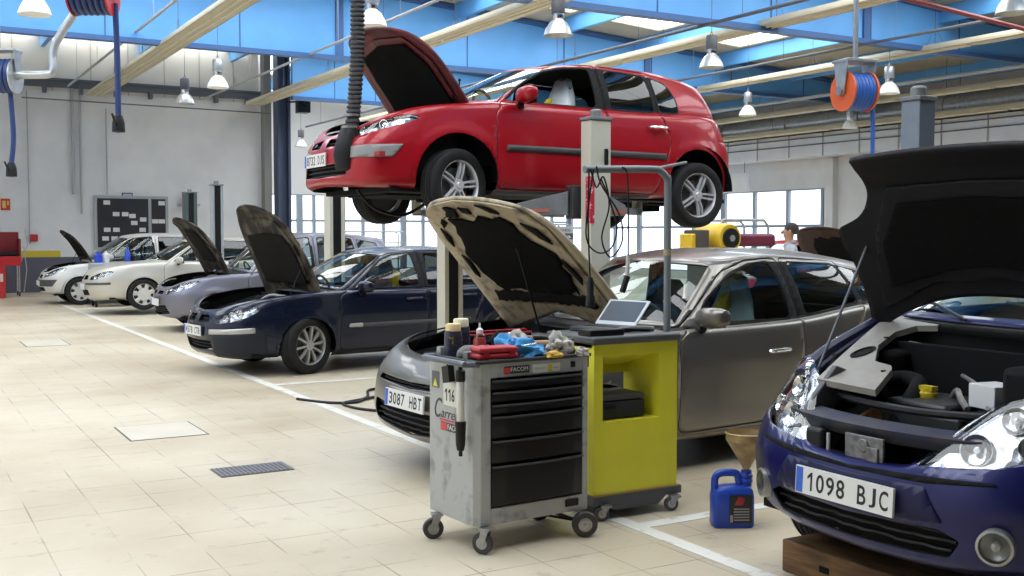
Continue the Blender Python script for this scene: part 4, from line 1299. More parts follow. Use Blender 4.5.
SP_NAVY = dict(eng_mat=mat('dusty_engine_cover', (.15, .145, .14), .6, var=.3, vscale=10), eng_h=.07, L=4.60, W=.885, hf=.895, hr=3.645,
    zb=[(-.9, .22), (0, .20), (.4, .21), (1.2, .19), (2.9, .19), (4, .25), (5.5, .32)],
    zt=[(-1.03, .73), (-.55, .755), (-.2, .825), (.3, .89), (.8, .935), (1.3, .95), (2.4, .95), (3.5, .98), (4.2, .98), (5.4, .95)],
    xF=[(.2, -.03), (.3, -.10), (.45, -.13), (.6, -.115), (.68, -.08), (.75, -.04), (.9, .1)],
    xR=[(.25, 4.48), (.35, 4.57), (.5, 4.60), (.7, 4.58), (.85, 4.53), (1.1, 4.47)],
    Wz=[(.18, .80), (.3, .855), (.5, .88), (.65, .885), (.8, .875), (.95, .85), (1.1, .81)],
    cowl=(1.12, .98), edge_end=1.36, crown=[(0, 0), (.1, .28), (.3, .52), (.6, .8), (1, 1)],
    A=(1.38, .765, .945), D=(4.25, .66, .98), rb=(4.45, .97), wt=(1.90, 1.40), rt=(4.0, 1.35),
    roof=[(2.05, .58, 1.37), (2.5, .60, 1.41), (3.2, .59, 1.40), (3.85, .52, 1.33)], roofc=[(1.9, 1.40), (2.3, 1.455), (2.8, 1.46), (3.4, 1.43), (4.0, 1.35)],
    yb=[(1.38, .775), (2.2, .80), (3.4, .785), (4.25, .67)], bulge=.03,
    windows=[([(1.50, .975), (1.98, 1.30), (2.15, 1.355), (2.38, 1.375), (2.42, .975)], 'front_door'),
             ([(2.56, 1.375), (3.22, 1.355), (3.36, 1.0), (2.54, .98)], 'rear_door'),
             ([(3.32, 1.34), (3.70, 1.26), (3.88, 1.10), (3.46, 1.01)], None)],
    tinted=(1, 2), black_pillars=[[(2.38, .97), (2.34, 1.39), (2.58, 1.39), (2.58, .97)]],
    doors={'front_door': [(1.30, .28), (1.30, .88), (1.42, .95), (1.98, 1.335), (2.16, 1.385), (2.46, 1.405), (2.49, .95), (2.48, .25), (1.35, .24)],
           'rear_door': [(2.505, .25), (2.51, .95), (2.48, 1.405), (3.25, 1.385), (3.43, 1.0), (3.28, .74), (3.18, .5), (3.12, .25)]},
    cutouts=[('headlight', [(.27, .60), (.26, .66), (.42, .715), (.60, .765), (.75, .79), (.80, .755), (.68, .68), (.5, .625)], 'corner'),
             ('upper_grille', [(.06, .60), (.06, .69), (.28, .69), (.32, .61)], 'front'),
             ('lower_grille', [(-.1, .28), (-.1, .40), (.36, .41), (.38, .30)], 'front')],
    patches=[('bumper_trim', [(.18, .475), (.18, .53), (.76, .56), (.76, .50)], 'corner', M_chrst, .009),
             ('lower_bumper', [(.22, .15), (.22, .47), (.86, .495), (.86, .15)], 'corner', M_navyp, .004),
             ('door_moulding', [(1.46, .51), (1.47, .56), (3.12, .57), (3.14, .52)], 'side', M_trimd, .010),
             ('moulding_tip', [(1.40, .52), (1.41, .56), (1.58, .565), (1.58, .515)], 'side', M_chrst, .012)],
    bulbs=[(.42, .68, .036), (.60, .72, .036)],
    handles={'front_door': (2.30, .83, P_navy), 'rear_door': (3.1, .85, P_navy)}, mirror=(1.56, .80, .985),
    rim=('ten', M_rimd), steer=18, wscale=1.05, cover=None, paper=(2.22, 2.34, .92, 1.18), seatx=1.80,
    hood_open=70, hood_lift=(-.03, 0, .05), hood_under=M_hooddirt, lining_mat=M_hooddirt,
    pads=[([(.42, -.50), (.38, 0), (.42, .50), (.70, .60), (1.06, .58), (1.06, -.58), (.70, -.60)], M_padd)],
    prop=((.75, -.62, .84), (.98, -.62, 1.35)), prop_mat=M_black, slam_mat=M_black,
    plate=(-.142, .505, '4578 CTB', 0, .05))

def variant(base, **kw):
    d = dict(base); d.update(kw); return d
SP_BEIGE = variant(SP_NAVY, hood_open=0, rim=('cover', M_cover), steer=0, handles={'front_door': (2.30, .83, P_beige), 'rear_door': (3.1, .85, P_beige)},
    patches=[('bumper_trim', [(.10, .50), (.10, .54), (.76, .565), (.76, .52)], 'corner', M_trimd, .009), ('door_moulding', [(1.46, .51), (1.47, .56), (3.12, .57), (3.14, .52)], 'side', M_trimd, .010)],
    paper=False, plate=(-.142, .46, ''), tinted=(1, 2), axles=True, wscale=1.0)
ROOFS = [(2.02, .62, 1.55), (2.5, .65, 1.60), (3.3, .64, 1.58), (3.85, .58, 1.52)]
SP_WHITE = dict(SP_RED); SP_WHITE.update(out=OUT, xF=[(.2, .10), (.3, .03), (.45, 0), (.6, .01), (.68, .05), (.75, .09), (.9, .2)], eng_mat=M_grime, eng_h=0, L=4.26, W=.90, hf=.79, hr=3.55, axles=False, droop=0, Ra=.35, az=0, cw=1, 
    zb=[(-.9, .25), (0, .24), (.4, .25), (1.2, .22), (2.8, .23), (3.7, .28), (5, .33)],
    zt=[(-.9, .74), (-.45, .76), (-.1, .84), (.35, .91), (.8, .95), (1.25, .96), (2.3, .99), (3.2, 1.03), (3.7, 1.05), (5.1, 1.0)],
    xR=[(.25, 4.14), (.35, 4.23), (.5, 4.26), (.7, 4.24), (.85, 4.2), (1.1, 4.14)], Wz=[(.18, .82), (.3, .87), (.5, .895), (.65, .90), (.8, .89), (.95, .87), (1.1, .84)],
    cowl=(.95, .99), edge_end=1.2, A=(1.22, .79, .965), D=(3.98, .73, 1.03), rb=(4.14, 1.02), wt=(1.88, 1.585), rt=(3.95, 1.54), roof=ROOFS,
    roofc=[(1.88, 1.585), (2.3, 1.64), (2.8, 1.65), (3.4, 1.62), (3.95, 1.54)], yb=[(1.22, .80), (2, .82), (3, .81), (3.98, .74)],
    windows=[([(1.32, .995), (1.90, 1.47), (2.06, 1.525), (2.42, 1.555), (2.45, 1.01)], 'front_door'), ([(2.58, 1.55), (3.2, 1.53), (3.3, 1.04), (2.58, 1.02)], 'rear_door'), ([(3.3, 1.52), (3.68, 1.45), (3.78, 1.10), (3.4, 1.06)], None)],
    open_windows=(), tinted=(1, 2),
    doors={'front_door': [(1.20, .30), (1.20, .88), (1.27, .98), (1.88, 1.51), (2.06, 1.56), (2.49, 1.585), (2.51, 1.0), (2.50, .28), (1.25, .27)], 'rear_door': [(2.525, .28), (2.53, 1.0), (2.51, 1.585), (3.25, 1.56), (3.36, 1.03), (3.2, .75), (3.12, .5), (3.05, .28)]},
    cutouts=[('headlight', [(.36, .62), (.36, .69), (.52, .755), (.76, .835), (.96, .85), (.90, .78), (.62, .675)], 'corner'), ('upper_grille', [(.07, .60), (.07, .69), (.30, .68), (.32, .61)], 'front'), ('lower_grille', [(-.1, .30), (-.1, .40), (.45, .41), (.50, .32)], 'front')],
    patches=[('bumper_trim', [(-.2, .42), (-.2, .56), (.78, .585), (.66, .43)], 'corner', M_trimd, .008), ('door_moulding', [(1.32, .60), (1.33, .65), (3.1, .66), (3.12, .61)], 'side', M_trimd, .010)],
    bulbs=[(.46, .70, .035), (.66, .76, .035)], handles={'front_door': (2.32, .86, P_white), 'rear_door': (3.12, .88, P_white)}, mirror=(1.42, .82, 1.08), rim=('cover', M_cover), steer=0, cover=None, paper=False, seatz=.45,
    hood_open=66, hood_lift=(.10, 0, .12), hood_under=M_hooddirt, lining_mat=M_hooddirt, pads=[([(.28, -.46), (.26, 0), (.28, .46), (.55, .54), (.88, .54), (.88, -.54), (.55, -.54)], M_padd)], prop=((.6, -.6, .86), (.75, -.6, 1.18)), plate=(-.012, .49, ''))
SP_LILAC = variant(SP_WHITE, hood_open=64, hood_lift=(-.16, 0, .08), cowl=(1.20, 1.01), edge_end=1.36, A=(1.38, .785, .97), yb=[(1.38, .795), (2, .82), (3, .81), (3.98, .74)], lining=[(.14, -.1), (.22, .52), (.55, .68), (1.10, .70), (1.12, -.1)],
    windows=[([(1.50, .995), (1.95, 1.47), (2.10, 1.525), (2.42, 1.555), (2.45, 1.01)], 'front_door')] + SP_WHITE['windows'][1:],
    doors={'front_door': [(1.32, .30), (1.32, .88), (1.42, .975), (1.94, 1.51), (2.10, 1.56), (2.49, 1.585), (2.51, 1.0), (2.50, .28), (1.36, .27)], 'rear_door': SP_WHITE['doors']['rear_door']}, mirror=(1.56, .82, 1.08), prop=((.8, -.6, .86), (.95, -.6, 1.28)), handles={'front_door': (2.32, .86, P_lilac), 'rear_door': (3.12, .88, P_lilac)}, hood_under=M_hooddirt, lining_mat=M_hooddirt,
    pads=[(jag([(.40, -.3), (.40, .3), (.65, .4), (1.04, .4), (1.04, -.4), (.65, -.42)], .03, 9, .08), M_padd)],
    patches=[('door_moulding', [(1.32, .60), (1.33, .65), (3.1, .66), (3.12, .61)], 'side', M_trimd, .010)],
    cutouts=[('headlight', [(.36, .62), (.36, .69), (.52, .755), (.76, .835), (.96, .85), (.90, .78), (.62, .675)], 'corner'), ('upper_grille', [(.07, .62), (.07, .68), (.30, .68), (.32, .63)], 'front'), ('lower_grille', [(-.1, .26), (-.1, .42), (.45, .46), (.55, .32)], 'front')], plate=(-.012, .49, ''))

def blue_hood(S):
    hw = pch([(0, .79), (.2, .775), (.40, .79), (.54, .83), (.60, .83), (.66, .70), (.72, .63), (.80, .59), (.92, .575), (.985, .55)])
    rows = []
    N = 40
    for i in range(N + 1):
        row = []
        for k in range(25):
            t = k / 24
            d0 = .25 * (1 - (1 - t) ** 2.4) 
            d = d0 + (.985 - d0) * i / N
            y = hw(.985 * i / N) * (1 - t)
            q = y / .6
            dd = d - .03 * q * q * (d / .985) ** 3
            x = 1.10 - dd * math.cos(math.radians(17)); z = 1.095 - dd * math.sin(math.radians(17))
            z += .055 * (1 - (y / .80) ** 2) * math.sin(math.pi * min(1, d / .93 * .5 + .5)) ** .5 if d < .93 else 0
            z -= .05 * max(0, (d - .8) / .13) ** 2
            row.append(Vector((x, y, z)))
        rows.append(row)
    mb = MB(); mb.grid(rows); bm = mb.bm; bm.normal_update()
    if sum(f.normal.z for f in bm.faces) < 0: bmesh.ops.reverse_faces(bm, faces=bm.faces)
    return bm
def blue_bay(b, S, sp):
    # slam panel, rubber seal and lock
    o = MB(); o.grid([[Vector((.10 + .10 * (y / .5) ** 2 + dx, y, z)) for y in [(-.5 + k * .05) for k in range(21)]] for dx, z in ((.0, .68), (-.02, .735), (.10, .75), (.12, .70))]); o.out('slam_panel', mat('dusty_blue_panel', (.022, .025, .06), .6, col2=(.05, .05, .055), vscale=9), b, solid=.01)
    o = MB(); o.tube([(.62, .66, .93), (.50, .58, .85), (.42, .50, .81), (.31, .25, .795), (.29, 0, .79), (.31, -.25, .795), (.42, -.50, .81), (.55, -.6, .87)], .018, 8, smooth=5); o.out('rubber_seal', M_black, b)
    o = MB(); o.box((.06, -.14, .60), (.075, .06, .70)); o.cyl((.053, -.04, .66), (.075, -.04, .66), .028, seg=14); o.box((.050, -.12, .60), (.06, -.06, .66)); o.out('hood_lock', mat('lock_plate_grey', (.22, .22, .23), .5, .5, var=.5, vscale=30), b, bevel=.004)
    o = MB(); o.box((.10, .08, .48), (.13, .42, .60)); o.box((.09, .24, .50), (.10, .30, .68)); o.out('radiator_frame', M_blackm, b)
    o = MB(); o.cyl((.07, .16, .55), (.07, .16, .68), .008, seg=8); o.out('hood_cable', M_greyp, b)
    o = MB(); o.box((.07, .20, .52), (.13, .30, .69)); o.out('air_intake', M_black, b, bevel=.02)
    # L-shaped scuttle cover
    top = [(.30, .455), (.285, .25), (.275, .095), (.50, .20), (.535, .235), (.56, .35), (.74, .49), (.92, .545), (1.02, .50), (1.045, .40), (1.12, .40), (1.15, .55), (1.13, .70), (1.02, .735), (.80, .655), (.55, .56)]
    bm = bmesh.new()
    vs = [bm.verts.new((x, y, .855 + .29 * (x - .27))) for x, y in top]
    f = bm.faces.new(vs); bmesh.ops.recalc_face_normals(bm, faces=[f])
    if f.normal.z < 0: f.normal_flip()
    bmesh.ops.triangulate(bm, faces=[f])
    M_cov = mat('grey_plastic_cover', (.30, .28, .25), .55, var=.12, vscale=12)
    cov = from_bm('scuttle_cover', bm, M_cov, b, smooth=False, solid=.03)
    o = MB(); o.lathe([(.045, .012), (.06, .012), (.06, .016), (.045, .016), (.04, -.02), (.001, -.022)], (0, 0, 0), 'z', 20); o.xf(Matrix.Translation((.64, .49, .952)) @ Matrix.Rotation(math.radians(-16), 4, 'Y') @ Matrix.Scale(1.3, 4, (1, 0, 0)) @ Matrix.Scale(.7, 4, (0, 1, 0))); o.out('cover_hole', M_blackm, cov)
    for x, y in ((.47, .22), (.84, .53), (1.08, .44)): MB().lathe([(.001, .012), (.012, .01), (.014, 0)], (x, y, .848 + .29 * (x - .27)), 'z', 10).out('cover_clip', M_black, cov)
    # engine, oil cap, hoses
    o = MB(); o.box((.42, -.22, .60), (.84, .26, .765)); o.box((.46, -.12, .765), (.80, .20, .80)); o.out('engine_cover', mat('engine_black', (.022, .022, .024), .45), b, bevel=.03)
    o = MB(); o.lathe([(.04, 0), (.04, .02), (.032, .025), (.03, .04), (.001, .04)], (.62, .10, .80), 'z', 18); o.box((.60, .065, .83), (.64, .135, .85)); o.out('oil_filler_cap', mat('oil_cap_yellow', (.60, .46, .02), .4), b)
    o = MB(); o.tube([(.56, .32, .76), (.62, .36, .83), (.72, .32, .85), (.70, .22, .84), (.58, .15, .80), (.48, .12, .74), (.40, .12, .66)], .038, 14, smooth=6); o.out('intake_hose', M_blackm, b)
    o = MB(); o.tube([(.72, .05, .80), (.66, -.02, .84), (.58, -.10, .82), (.52, -.18, .79)], .014, 8, smooth=5); o.tube([(.5, -.3, .8), (.7, -.1, .86), (.85, .1, .88)], .01, 8, smooth=5); o.out('coolant_hose', M_alu, b)
    o = MB(); o.cyl((.40, .20, .72), (.44, .24, .72), .03, seg=12); o.tube([(.34, .30, .66), (.40, .22, .74), (.44, .18, .70)], .012, 8, smooth=4); o.out('hose_clamp', mat('rusty_clamp', (.25, .12, .05), .6, .4), b)
    o = MB(); o.box((.98, -.35, .62), (1.0, .52, .985)); o.tube([(.965, -.2, .98), (.965, .15, .965), (.97, .5, .985)], .016, 8, smooth=4); o.out('firewall_beam', mat('firewall_grey', (.16, .155, .15), .5), b)
    o = MB(); o.box((.42, -.62, .55), (1.0, -.40, 1.0)); o.out('air_filter_box', M_blackm, b, bevel=.03)
    o = MB(); o.tube([(.35, .60, .86), (.6, .70, .94), (.95, .76, 1.04), (1.1, .78, 1.08)], .035, 8, smooth=4); o.tube([(.35, .56, .84), (.6, .65, .92), (.95, .72, 1.03)], .016, 8, smooth=4); o.out('fender_rail', mat('blue_black_rail', (.012, .014, .05), .45), b)
    o = MB(); o.box((.150, .375, .66), (.155, .398, .72)); o.out('white_sticker', M_card_early, b)
    o = MB(); o.prism([(.10, .60), (.30, .62), (.44, .90), (.37, .925), (.22, .78)], 'y', .40, .43); o.out('headlight_housing', mat('lamp_housing_grey', (.09, .09, .10), .5), b, bevel=.006)
M_card_early = mat('white_sticker', (.7, .7, .68), .5)
SP_BLUE = dict(out=[(0,0),(.0025,.25),(.008,.45),(.018,.65),(.034,.80),(.058,.90),(.10,.96),(.17,.99),(.28,1.0)]+OUT[9:], L=4.17, W=.86, hf=.80, hr=3.38,
    zb=[(-.9, .21), (-.4, .22), (0, .25), (.4, .24), (1.2, .22), (2.8, .23), (3.7, .28), (5, .33)],
    zt=[(-.9, .60), (-.60, .615), (-.51, .665), (-.40, .78), (-.26, .895), (-.07, .93), (.3, .935), (.62, .985), (.95, 1.06), (1.13, 1.095), (2.3, 1.12), (3.7, 1.15), (5.1, 1.10)],
    xF=[(.2, .10), (.3, .035), (.42, .005), (.5, 0), (.55, .012), (.62, .04), (.8, .19), (.95, .32)],
    xR=[(.25, 4.05), (.35, 4.14), (.5, 4.17), (.7, 4.15), (.85, 4.1), (1.1, 4.05)],
    Wz=[(.18, .79), (.3, .835), (.5, .855), (.65, .86), (.8, .85), (.95, .84), (1.15, .81)], sh=.03, shi=.035,
    cowl=(1.06, 1.10), edge_end=1.10, crown=[(0, 0), (1, 1)],
    A=(1.14, .765, 1.11), D=(3.85, .70, 1.13), rb=(4.02, 1.12), wt=(1.75, 1.535), rt=(3.8, 1.52),
    roof=[(1.92, .58, 1.50), (2.4, .61, 1.55), (3.2, .60, 1.53), (3.7, .55, 1.48)], roofc=[(1.75, 1.535), (2.2, 1.59), (2.8, 1.60), (3.4, 1.57), (3.8, 1.52)],
    yb=[(1.14, .775), (2, .79), (3, .785), (3.85, .71)],
    windows=[([(1.28, 1.13), (1.80, 1.42), (2.0, 1.47), (2.3, 1.50), (2.33, 1.14)], 'front_door'), ([(2.46, 1.50), (3.1, 1.48), (3.2, 1.16), (2.46, 1.15)], 'rear_door')],
    tinted=(1,),
    doors={'front_door': [(1.15, .30), (1.15, 1.0), (1.22, 1.10), (1.80, 1.46), (2.0, 1.51), (2.38, 1.53), (2.40, 1.1), (2.39, .28), (1.2, .27)], 'rear_door': [(2.41, .28), (2.42, 1.1), (2.40, 1.53), (3.15, 1.51), (3.25, 1.13), (3.12, .8), (3.0, .5), (2.95, .28)]},
    cutouts=[('headlight', [(.255, .625), (.265, .665), (.41, .80), (.50, .90), (.56, .97), (.74, .97), (.90, .90), (.91, .83), (.78, .735), (.52, .655)], 'corner'),
             ('lower_grille', [(-.1, .275), (-.1, .385), (.42, .405), (.50, .37), (.44, .29)], 'front')],
    patches=[('bumper_groove', [(-.1, .565), (-.1, .575), (.60, .605), (.62, .595), (.35, .568)], 'front', M_blackm, .002),
             ('plate_recess', [(-.1, .405), (-.1, .55), (.36, .555), (.44, .43)], 'front', mat('dark_blue_plastic', (.008, .009, .05), .45, spec=.3), .006)],
    bulbs=[(.47, .735, .06), (.63, .74, .04), (.62, .84, .05)],
    handles={'front_door': (2.2, .95, P_blue), 'rear_door': (3.0, .97, P_blue)}, mirror=(1.33, .79, 1.17), rim=('cover', M_cover), steer=0, seatz=.45, seatx=1.95, droop=.08,
    cowl_w=.03, hood_open=84, hood_fn=blue_hood, hood_under=M_bluein, lining_mat=M_bluein, lining=[(.30, -.1), (.32, .46), (.55, .60), (.78, .66), (.95, .68), (.80, .35), (.76, -.1)],
    pads=[([(.40, -.42), (.38, 0), (.40, .42), (.60, .56), (.82, .58), (.72, .2), (.70, 0), (.72, -.2), (.82, -.58), (.60, -.56)], M_pad)],
    prop=((.46, .60, .89), (.92, .70, 1.53)), prop_mat=M_pipe, bay_fn=blue_bay,
    plate=(-.012, .477, '1098 BJC', 3))

red_root, _ = build_car('red_car', 'red hatchback raised high on the lift with its hood up', (3.43, 9.17, 1.75), 0, SP_RED, P_red, -.8)
dh = MB(); dh.tube([(.12, -.35, .24), (.22, -.35, .13), (.34, -.36, .06), (.52, -.38, .03), (.66, -.42, .09), (.76, -.48, .18), (.84, -.55, .26)], .014, 8, smooth=5); dh.out('loose_hose', M_black, red_root)
car_grey, _ = build_car('grey_car', 'grey metallic estate car with dirty beige raised hood behind the tool trolleys', (2.95, 6.5, 0), 4, SP_GREY, P_grey)
build_car('navy_car', 'dark navy car with raised hood and chrome bumper strip left of the trolleys', (3.24, 12.74, 0), 6, SP_NAVY, P_navy)
build_car('blue_car', 'royal blue car close to the camera with huge black raised hood', (3.395, 3.15, .08), 0, SP_BLUE, P_blue)
build_car('silver_car', 'lilac silver car with raised hood directly behind the navy car', (3.93, 18.7, 0), 0, SP_LILAC, P_lilac)
build_car('beige_car', 'beige silver car with its hood shut between white and lilac cars', (3.62, 23.4, .1), 0, SP_BEIGE, P_beige)
build_car('white_car', 'white silver car with raised hood nearest the far white wall', (3.12, 27.4, 0), 0, SP_WHITE, P_white)
build_car('pale_car', 'pale car in the opposite bays, seen through the blue car windscreen', (11.2, 9.65, 0), 0, variant(SP_BEIGE, tinted=(1, 2), plate=(-.142, .46, '')), P_beige, group='cars in the opposite bays')
build_car('maroon_car', 'dark red car with its brown hood raised, left of the huge black hood', (13.05, 13.2, 0), 0, variant(SP_LILAC, hood_under=mat('brown_hood_lining', (.06, .03, .022), .7), lining_mat=mat('brown_hood_lining', (.06, .03, .022), .7), hood_open=58, hood_lift=(0, 0, .0), plate=(-.012, .49, '')), paint('maroon_car_paint', (.20, .006, .012), .2), group='cars in the opposite bays')
build_car('crimson_car', 'red car farther off beyond the man in the grey jacket', (14.3, 17.0, 0), 0, variant(SP_RED, hood_open=0, droop=0, cover=None, paper=False, steer=0, plate=(-.09, .505, '')), P_red, group='cars in the opposite bays')
# fog lamps of the blue car
fb_ = [o for o in COL.objects if o.name.startswith('blue_car')][0]
for sgn in (-1, 1):
    FM = Matrix.Translation((.072 if sgn < 0 else .080, sgn * (.645 if sgn < 0 else .575), .385)) @ Matrix.Rotation(math.radians(24 if sgn < 0 else -26), 4, 'Z')
    m = MB(); m.lathe([(.056, -.006), (.066, -.004), (.066, .04), (.052, .02), (.040, .034), (.018, .042), (.016, .014), (.001, .010)], (0, 0, 0), 'x', 28, cap=False); m.xf(FM)
    fo = m.out('fog_lamp', mat('fog_reflector', (.42, .42, .40), .3, .7), fb_)
    m = MB(); m.lathe([(.001, -.010), (.035, -.008), (.057, -.002)], (0, 0, 0), 'x', 28, cap=False); m.xf(FM); m.out('fog_lens', M_lens, fo)
t = MB(); t.box((-.07, -.075, 0), (.07, .075, .10)); o = t.out('white_box', mat('white_carton', (.66, .66, .66), .6), bevel=.004)
o.location = (3.395 + .60, 3.15 - .25, .08 + .80); o.rotation_euler = (0, 0, math.radians(-12)); tag(o, 'small white carton standing in the blue car engine bay', 'box')
# ------------------------------------------------------------------ far-wall objects
t = empty('notice_board', 'black notice board with white cards on the far wall', 'notice board', (6.2, 32.98, 1.95), group=None)
MB().box((-.95, -.05, -.78), (1.12, 0, .78)).out('board_frame', M_greyp, t, smooth=False)
MB().box((-.86, -.062, -.7), (.55, -.05, .7)).out('board_panel', mat('board_black', (.02, .018, .022), .5), t, smooth=False)
MB().box((.64, -.062, -.7), (1.04, -.05, .7)).out('board_panel', mat('board_black', (.02, .018, .022), .5), t, smooth=False)
M_card = mat('white_card', (.72, .72, .70), .6)
for x, z in ((-.6, .58), (-.35, .25), (-.1, .25), (.1, .2), (.15, .0), (.4, .1), (.38, -.2), (-.6, -.2), (-.35, -.2), (-.65, -.45), (-.4, -.45), (.05, -.4), (.74, .05), (.93, .05), (.93, .58)):
    MB().box((x - .09, -.07, z - .06), (x + .09, -.062, z + .06)).out('pinned_card', M_card, t, smooth=False)
po = MB(); po.box((6.03, 32.96, 2.36), (6.33, 33, 2.82)); po.box((6.05, 32.95, 2.4), (6.31, 32.96, 2.62), 1); po.box((6.06, 32.95, 2.68), (6.30, 32.96, 2.79), 2)
tag(po.out('wall_poster', [mat('poster_blue', (.06, .07, .14), .5), mat('poster_grey', (.25, .25, .28), .5), mat('poster_light', (.5, .52, .58), .5)], smooth=False), 'small dark blue poster above the black notice board', 'poster')
fs = MB(); fs.box((2.84, 32.97, 2.28), (3.08, 33, 2.60)); fs.box((2.88, 32.962, 2.34), (2.97, 32.97, 2.54), 1); fs.box((3.0, 32.962, 2.42), (3.05, 32.97, 2.54), 1)
tag(fs.out('fire_sign', [mat('sign_red', (.55, .06, .03), .5), mat('sign_yellow', (.75, .5, .12), .5)], smooth=False), 'small red and yellow fire sign on the far wall', 'sign')
fb = MB(); fb.box((3.56, 32.9, 1.42), (3.76, 33, 1.62)); tag(fb.out('fire_alarm_box', mat('alarm_red', (.5, .03, .03), .5), bevel=.02), 'small red alarm box on the far wall above the yellow band', 'alarm')
ws_ = MB(); ws_.box((7.6, 32.7, 2.45), (8.2, 33, 2.52)); ws_.box((7.75, 32.8, 2.52), (7.95, 32.95, 2.75)); tag(ws_.out('wall_shelf', M_galv, smooth=False), 'small grey wall shelf right of the notice board', 'shelf')
# red tool trolley and red bin
M_red = mat('red_enamel', (.52, .02, .025), .4)
M_redd = mat('dark_red_enamel', (.22, .012, .015), .45)
t = empty('workshop_trolley', 'red metal workshop trolley by the far white wall', 'trolley', (2.58, 31.3, 0))
b = MB(); b.box((-.55, -.3, .80), (.55, .3, 1.05)); b.out('tray', M_red, t, bevel=.015)
b = MB(); b.box((-.55, .22, 1.05), (.55, .3, 1.68)); b.box((-.55, -.3, 1.05), (-.5, .3, 1.5)); b.box((.5, -.3, 1.05), (.55, .3, 1.5)); b.out('back_panel', M_redd, t, bevel=.01)
b = MB(); b.box((-.5, -.29, 1.08), (.5, .2, 1.16)); b.out('tool_tray', M_black, t, bevel=.01)
for sx in (-.5, .5):
    for sy in (-.25, .25): MB().cyl((sx, sy, .06), (sx, sy, .82), .02, seg=8).out('leg', M_galv, t); MB().cyl((sx - .015, sy, .06), (sx + .015, sy, .06), .06, seg=12).out('caster_wheel', M_rubber, t)
b = MB(); b.tube([(.55, -.2, .9), (.72, -.2, 1.35), (.66, -.2, 1.75)], .012, 6); b.tube([(.6, -.25, .08), (.68, -.25, .7), (.62, -.25, 1.3)], .012, 6); b.out('handle', M_galv, t)
t = empty('red_bin', 'round red waste bin in front of the red workshop trolley', 'bin', (2.45, 30.5, 0))
MB().lathe([(.24, 0), (.25, .01), (.27, .80), (.28, .82), (.25, .82), (.23, .05), (.001, .05)], seg=24).out('bin_body', M_red, t)
lb = MB(); lb.rings([[(math.sin(a) * r, -math.cos(a) * r, z) for a in [(-.7 + 1.4 * k / 10) for k in range(11)]] for r, z in ((.272, .42), (.276, .62))], 0, False, False, False); lb.out('bin_label', mat('bin_label', (.68, .6, .5), .6), t)
# grey cart with blue cans between the two pale cars
t = empty('service_cart', 'grey service cart between the two pale cars', 'cart', (4.50, 25.75, 0))
b = MB(); b.box((-.5, -.3, .15), (.5, .3, .98)); b.out('cart_body', mat('pale_grey_enamel', (.36, .38, .37), .5), t, bevel=.02)
for sx in (-.42, .42):
    for sy in (-.24, .24): MB().cyl((sx - .02, sy, .07), (sx + .02, sy, .07), .07, seg=12).out('caster_wheel', M_rubber, t)
M_can = mat('blue_plastic', (.02, .06, .50), .35)
for (dx, dy, m, lab, r_, h_) in ((-.33, -.05, M_can, 'blue can on the grey service cart, nearest its front edge', .09, .24), (-.16, 0, mat('white_plastic', (.66, .66, .64), .4), 'white bottle on the grey service cart beside the blue can', .08, .26), (.30, -.05, M_can, 'slim blue spray bottle on the grey service cart', .06, .34), (.42, .05, M_black, 'black pot on the grey service cart beside the slim blue bottle', .07, .2)):
    o = MB().lathe([(.001, 0), (r_, 0), (r_, h_ * .7), (r_ * .4, h_ * .85), (r_ * .4, h_), (.001, h_)], seg=18).out('bottle', m); o.location = (4.50 + dx, 25.75 + dy, .98); tag(o, lab, 'bottle', 'bottles on the grey service cart')
# loudspeaker on the pillar
t = empty('wall_speaker', 'black loudspeaker fixed to the dark steel pillar', 'speaker', (11.15, 32.1, 5.55))
MB().rings([[(x, y, z) for x, y in ((-.16, -.2), (.2, -.25), (.2, .15), (-.16, .15))] for z in (-.25, .35)]).out('speaker_cabinet', M_black, t, bevel=.02)
MB().lathe([(.12, -.22), (.13, -.235), (.10, -.23), (.02, -.21)], (0.02, 0, .05), 'y', 18).out('speaker_grille', M_blackm, t)
MB().cyl((-.1, .1, .1), (-.35, .3, .1), .03, seg=8).out('bracket', M_black, t)

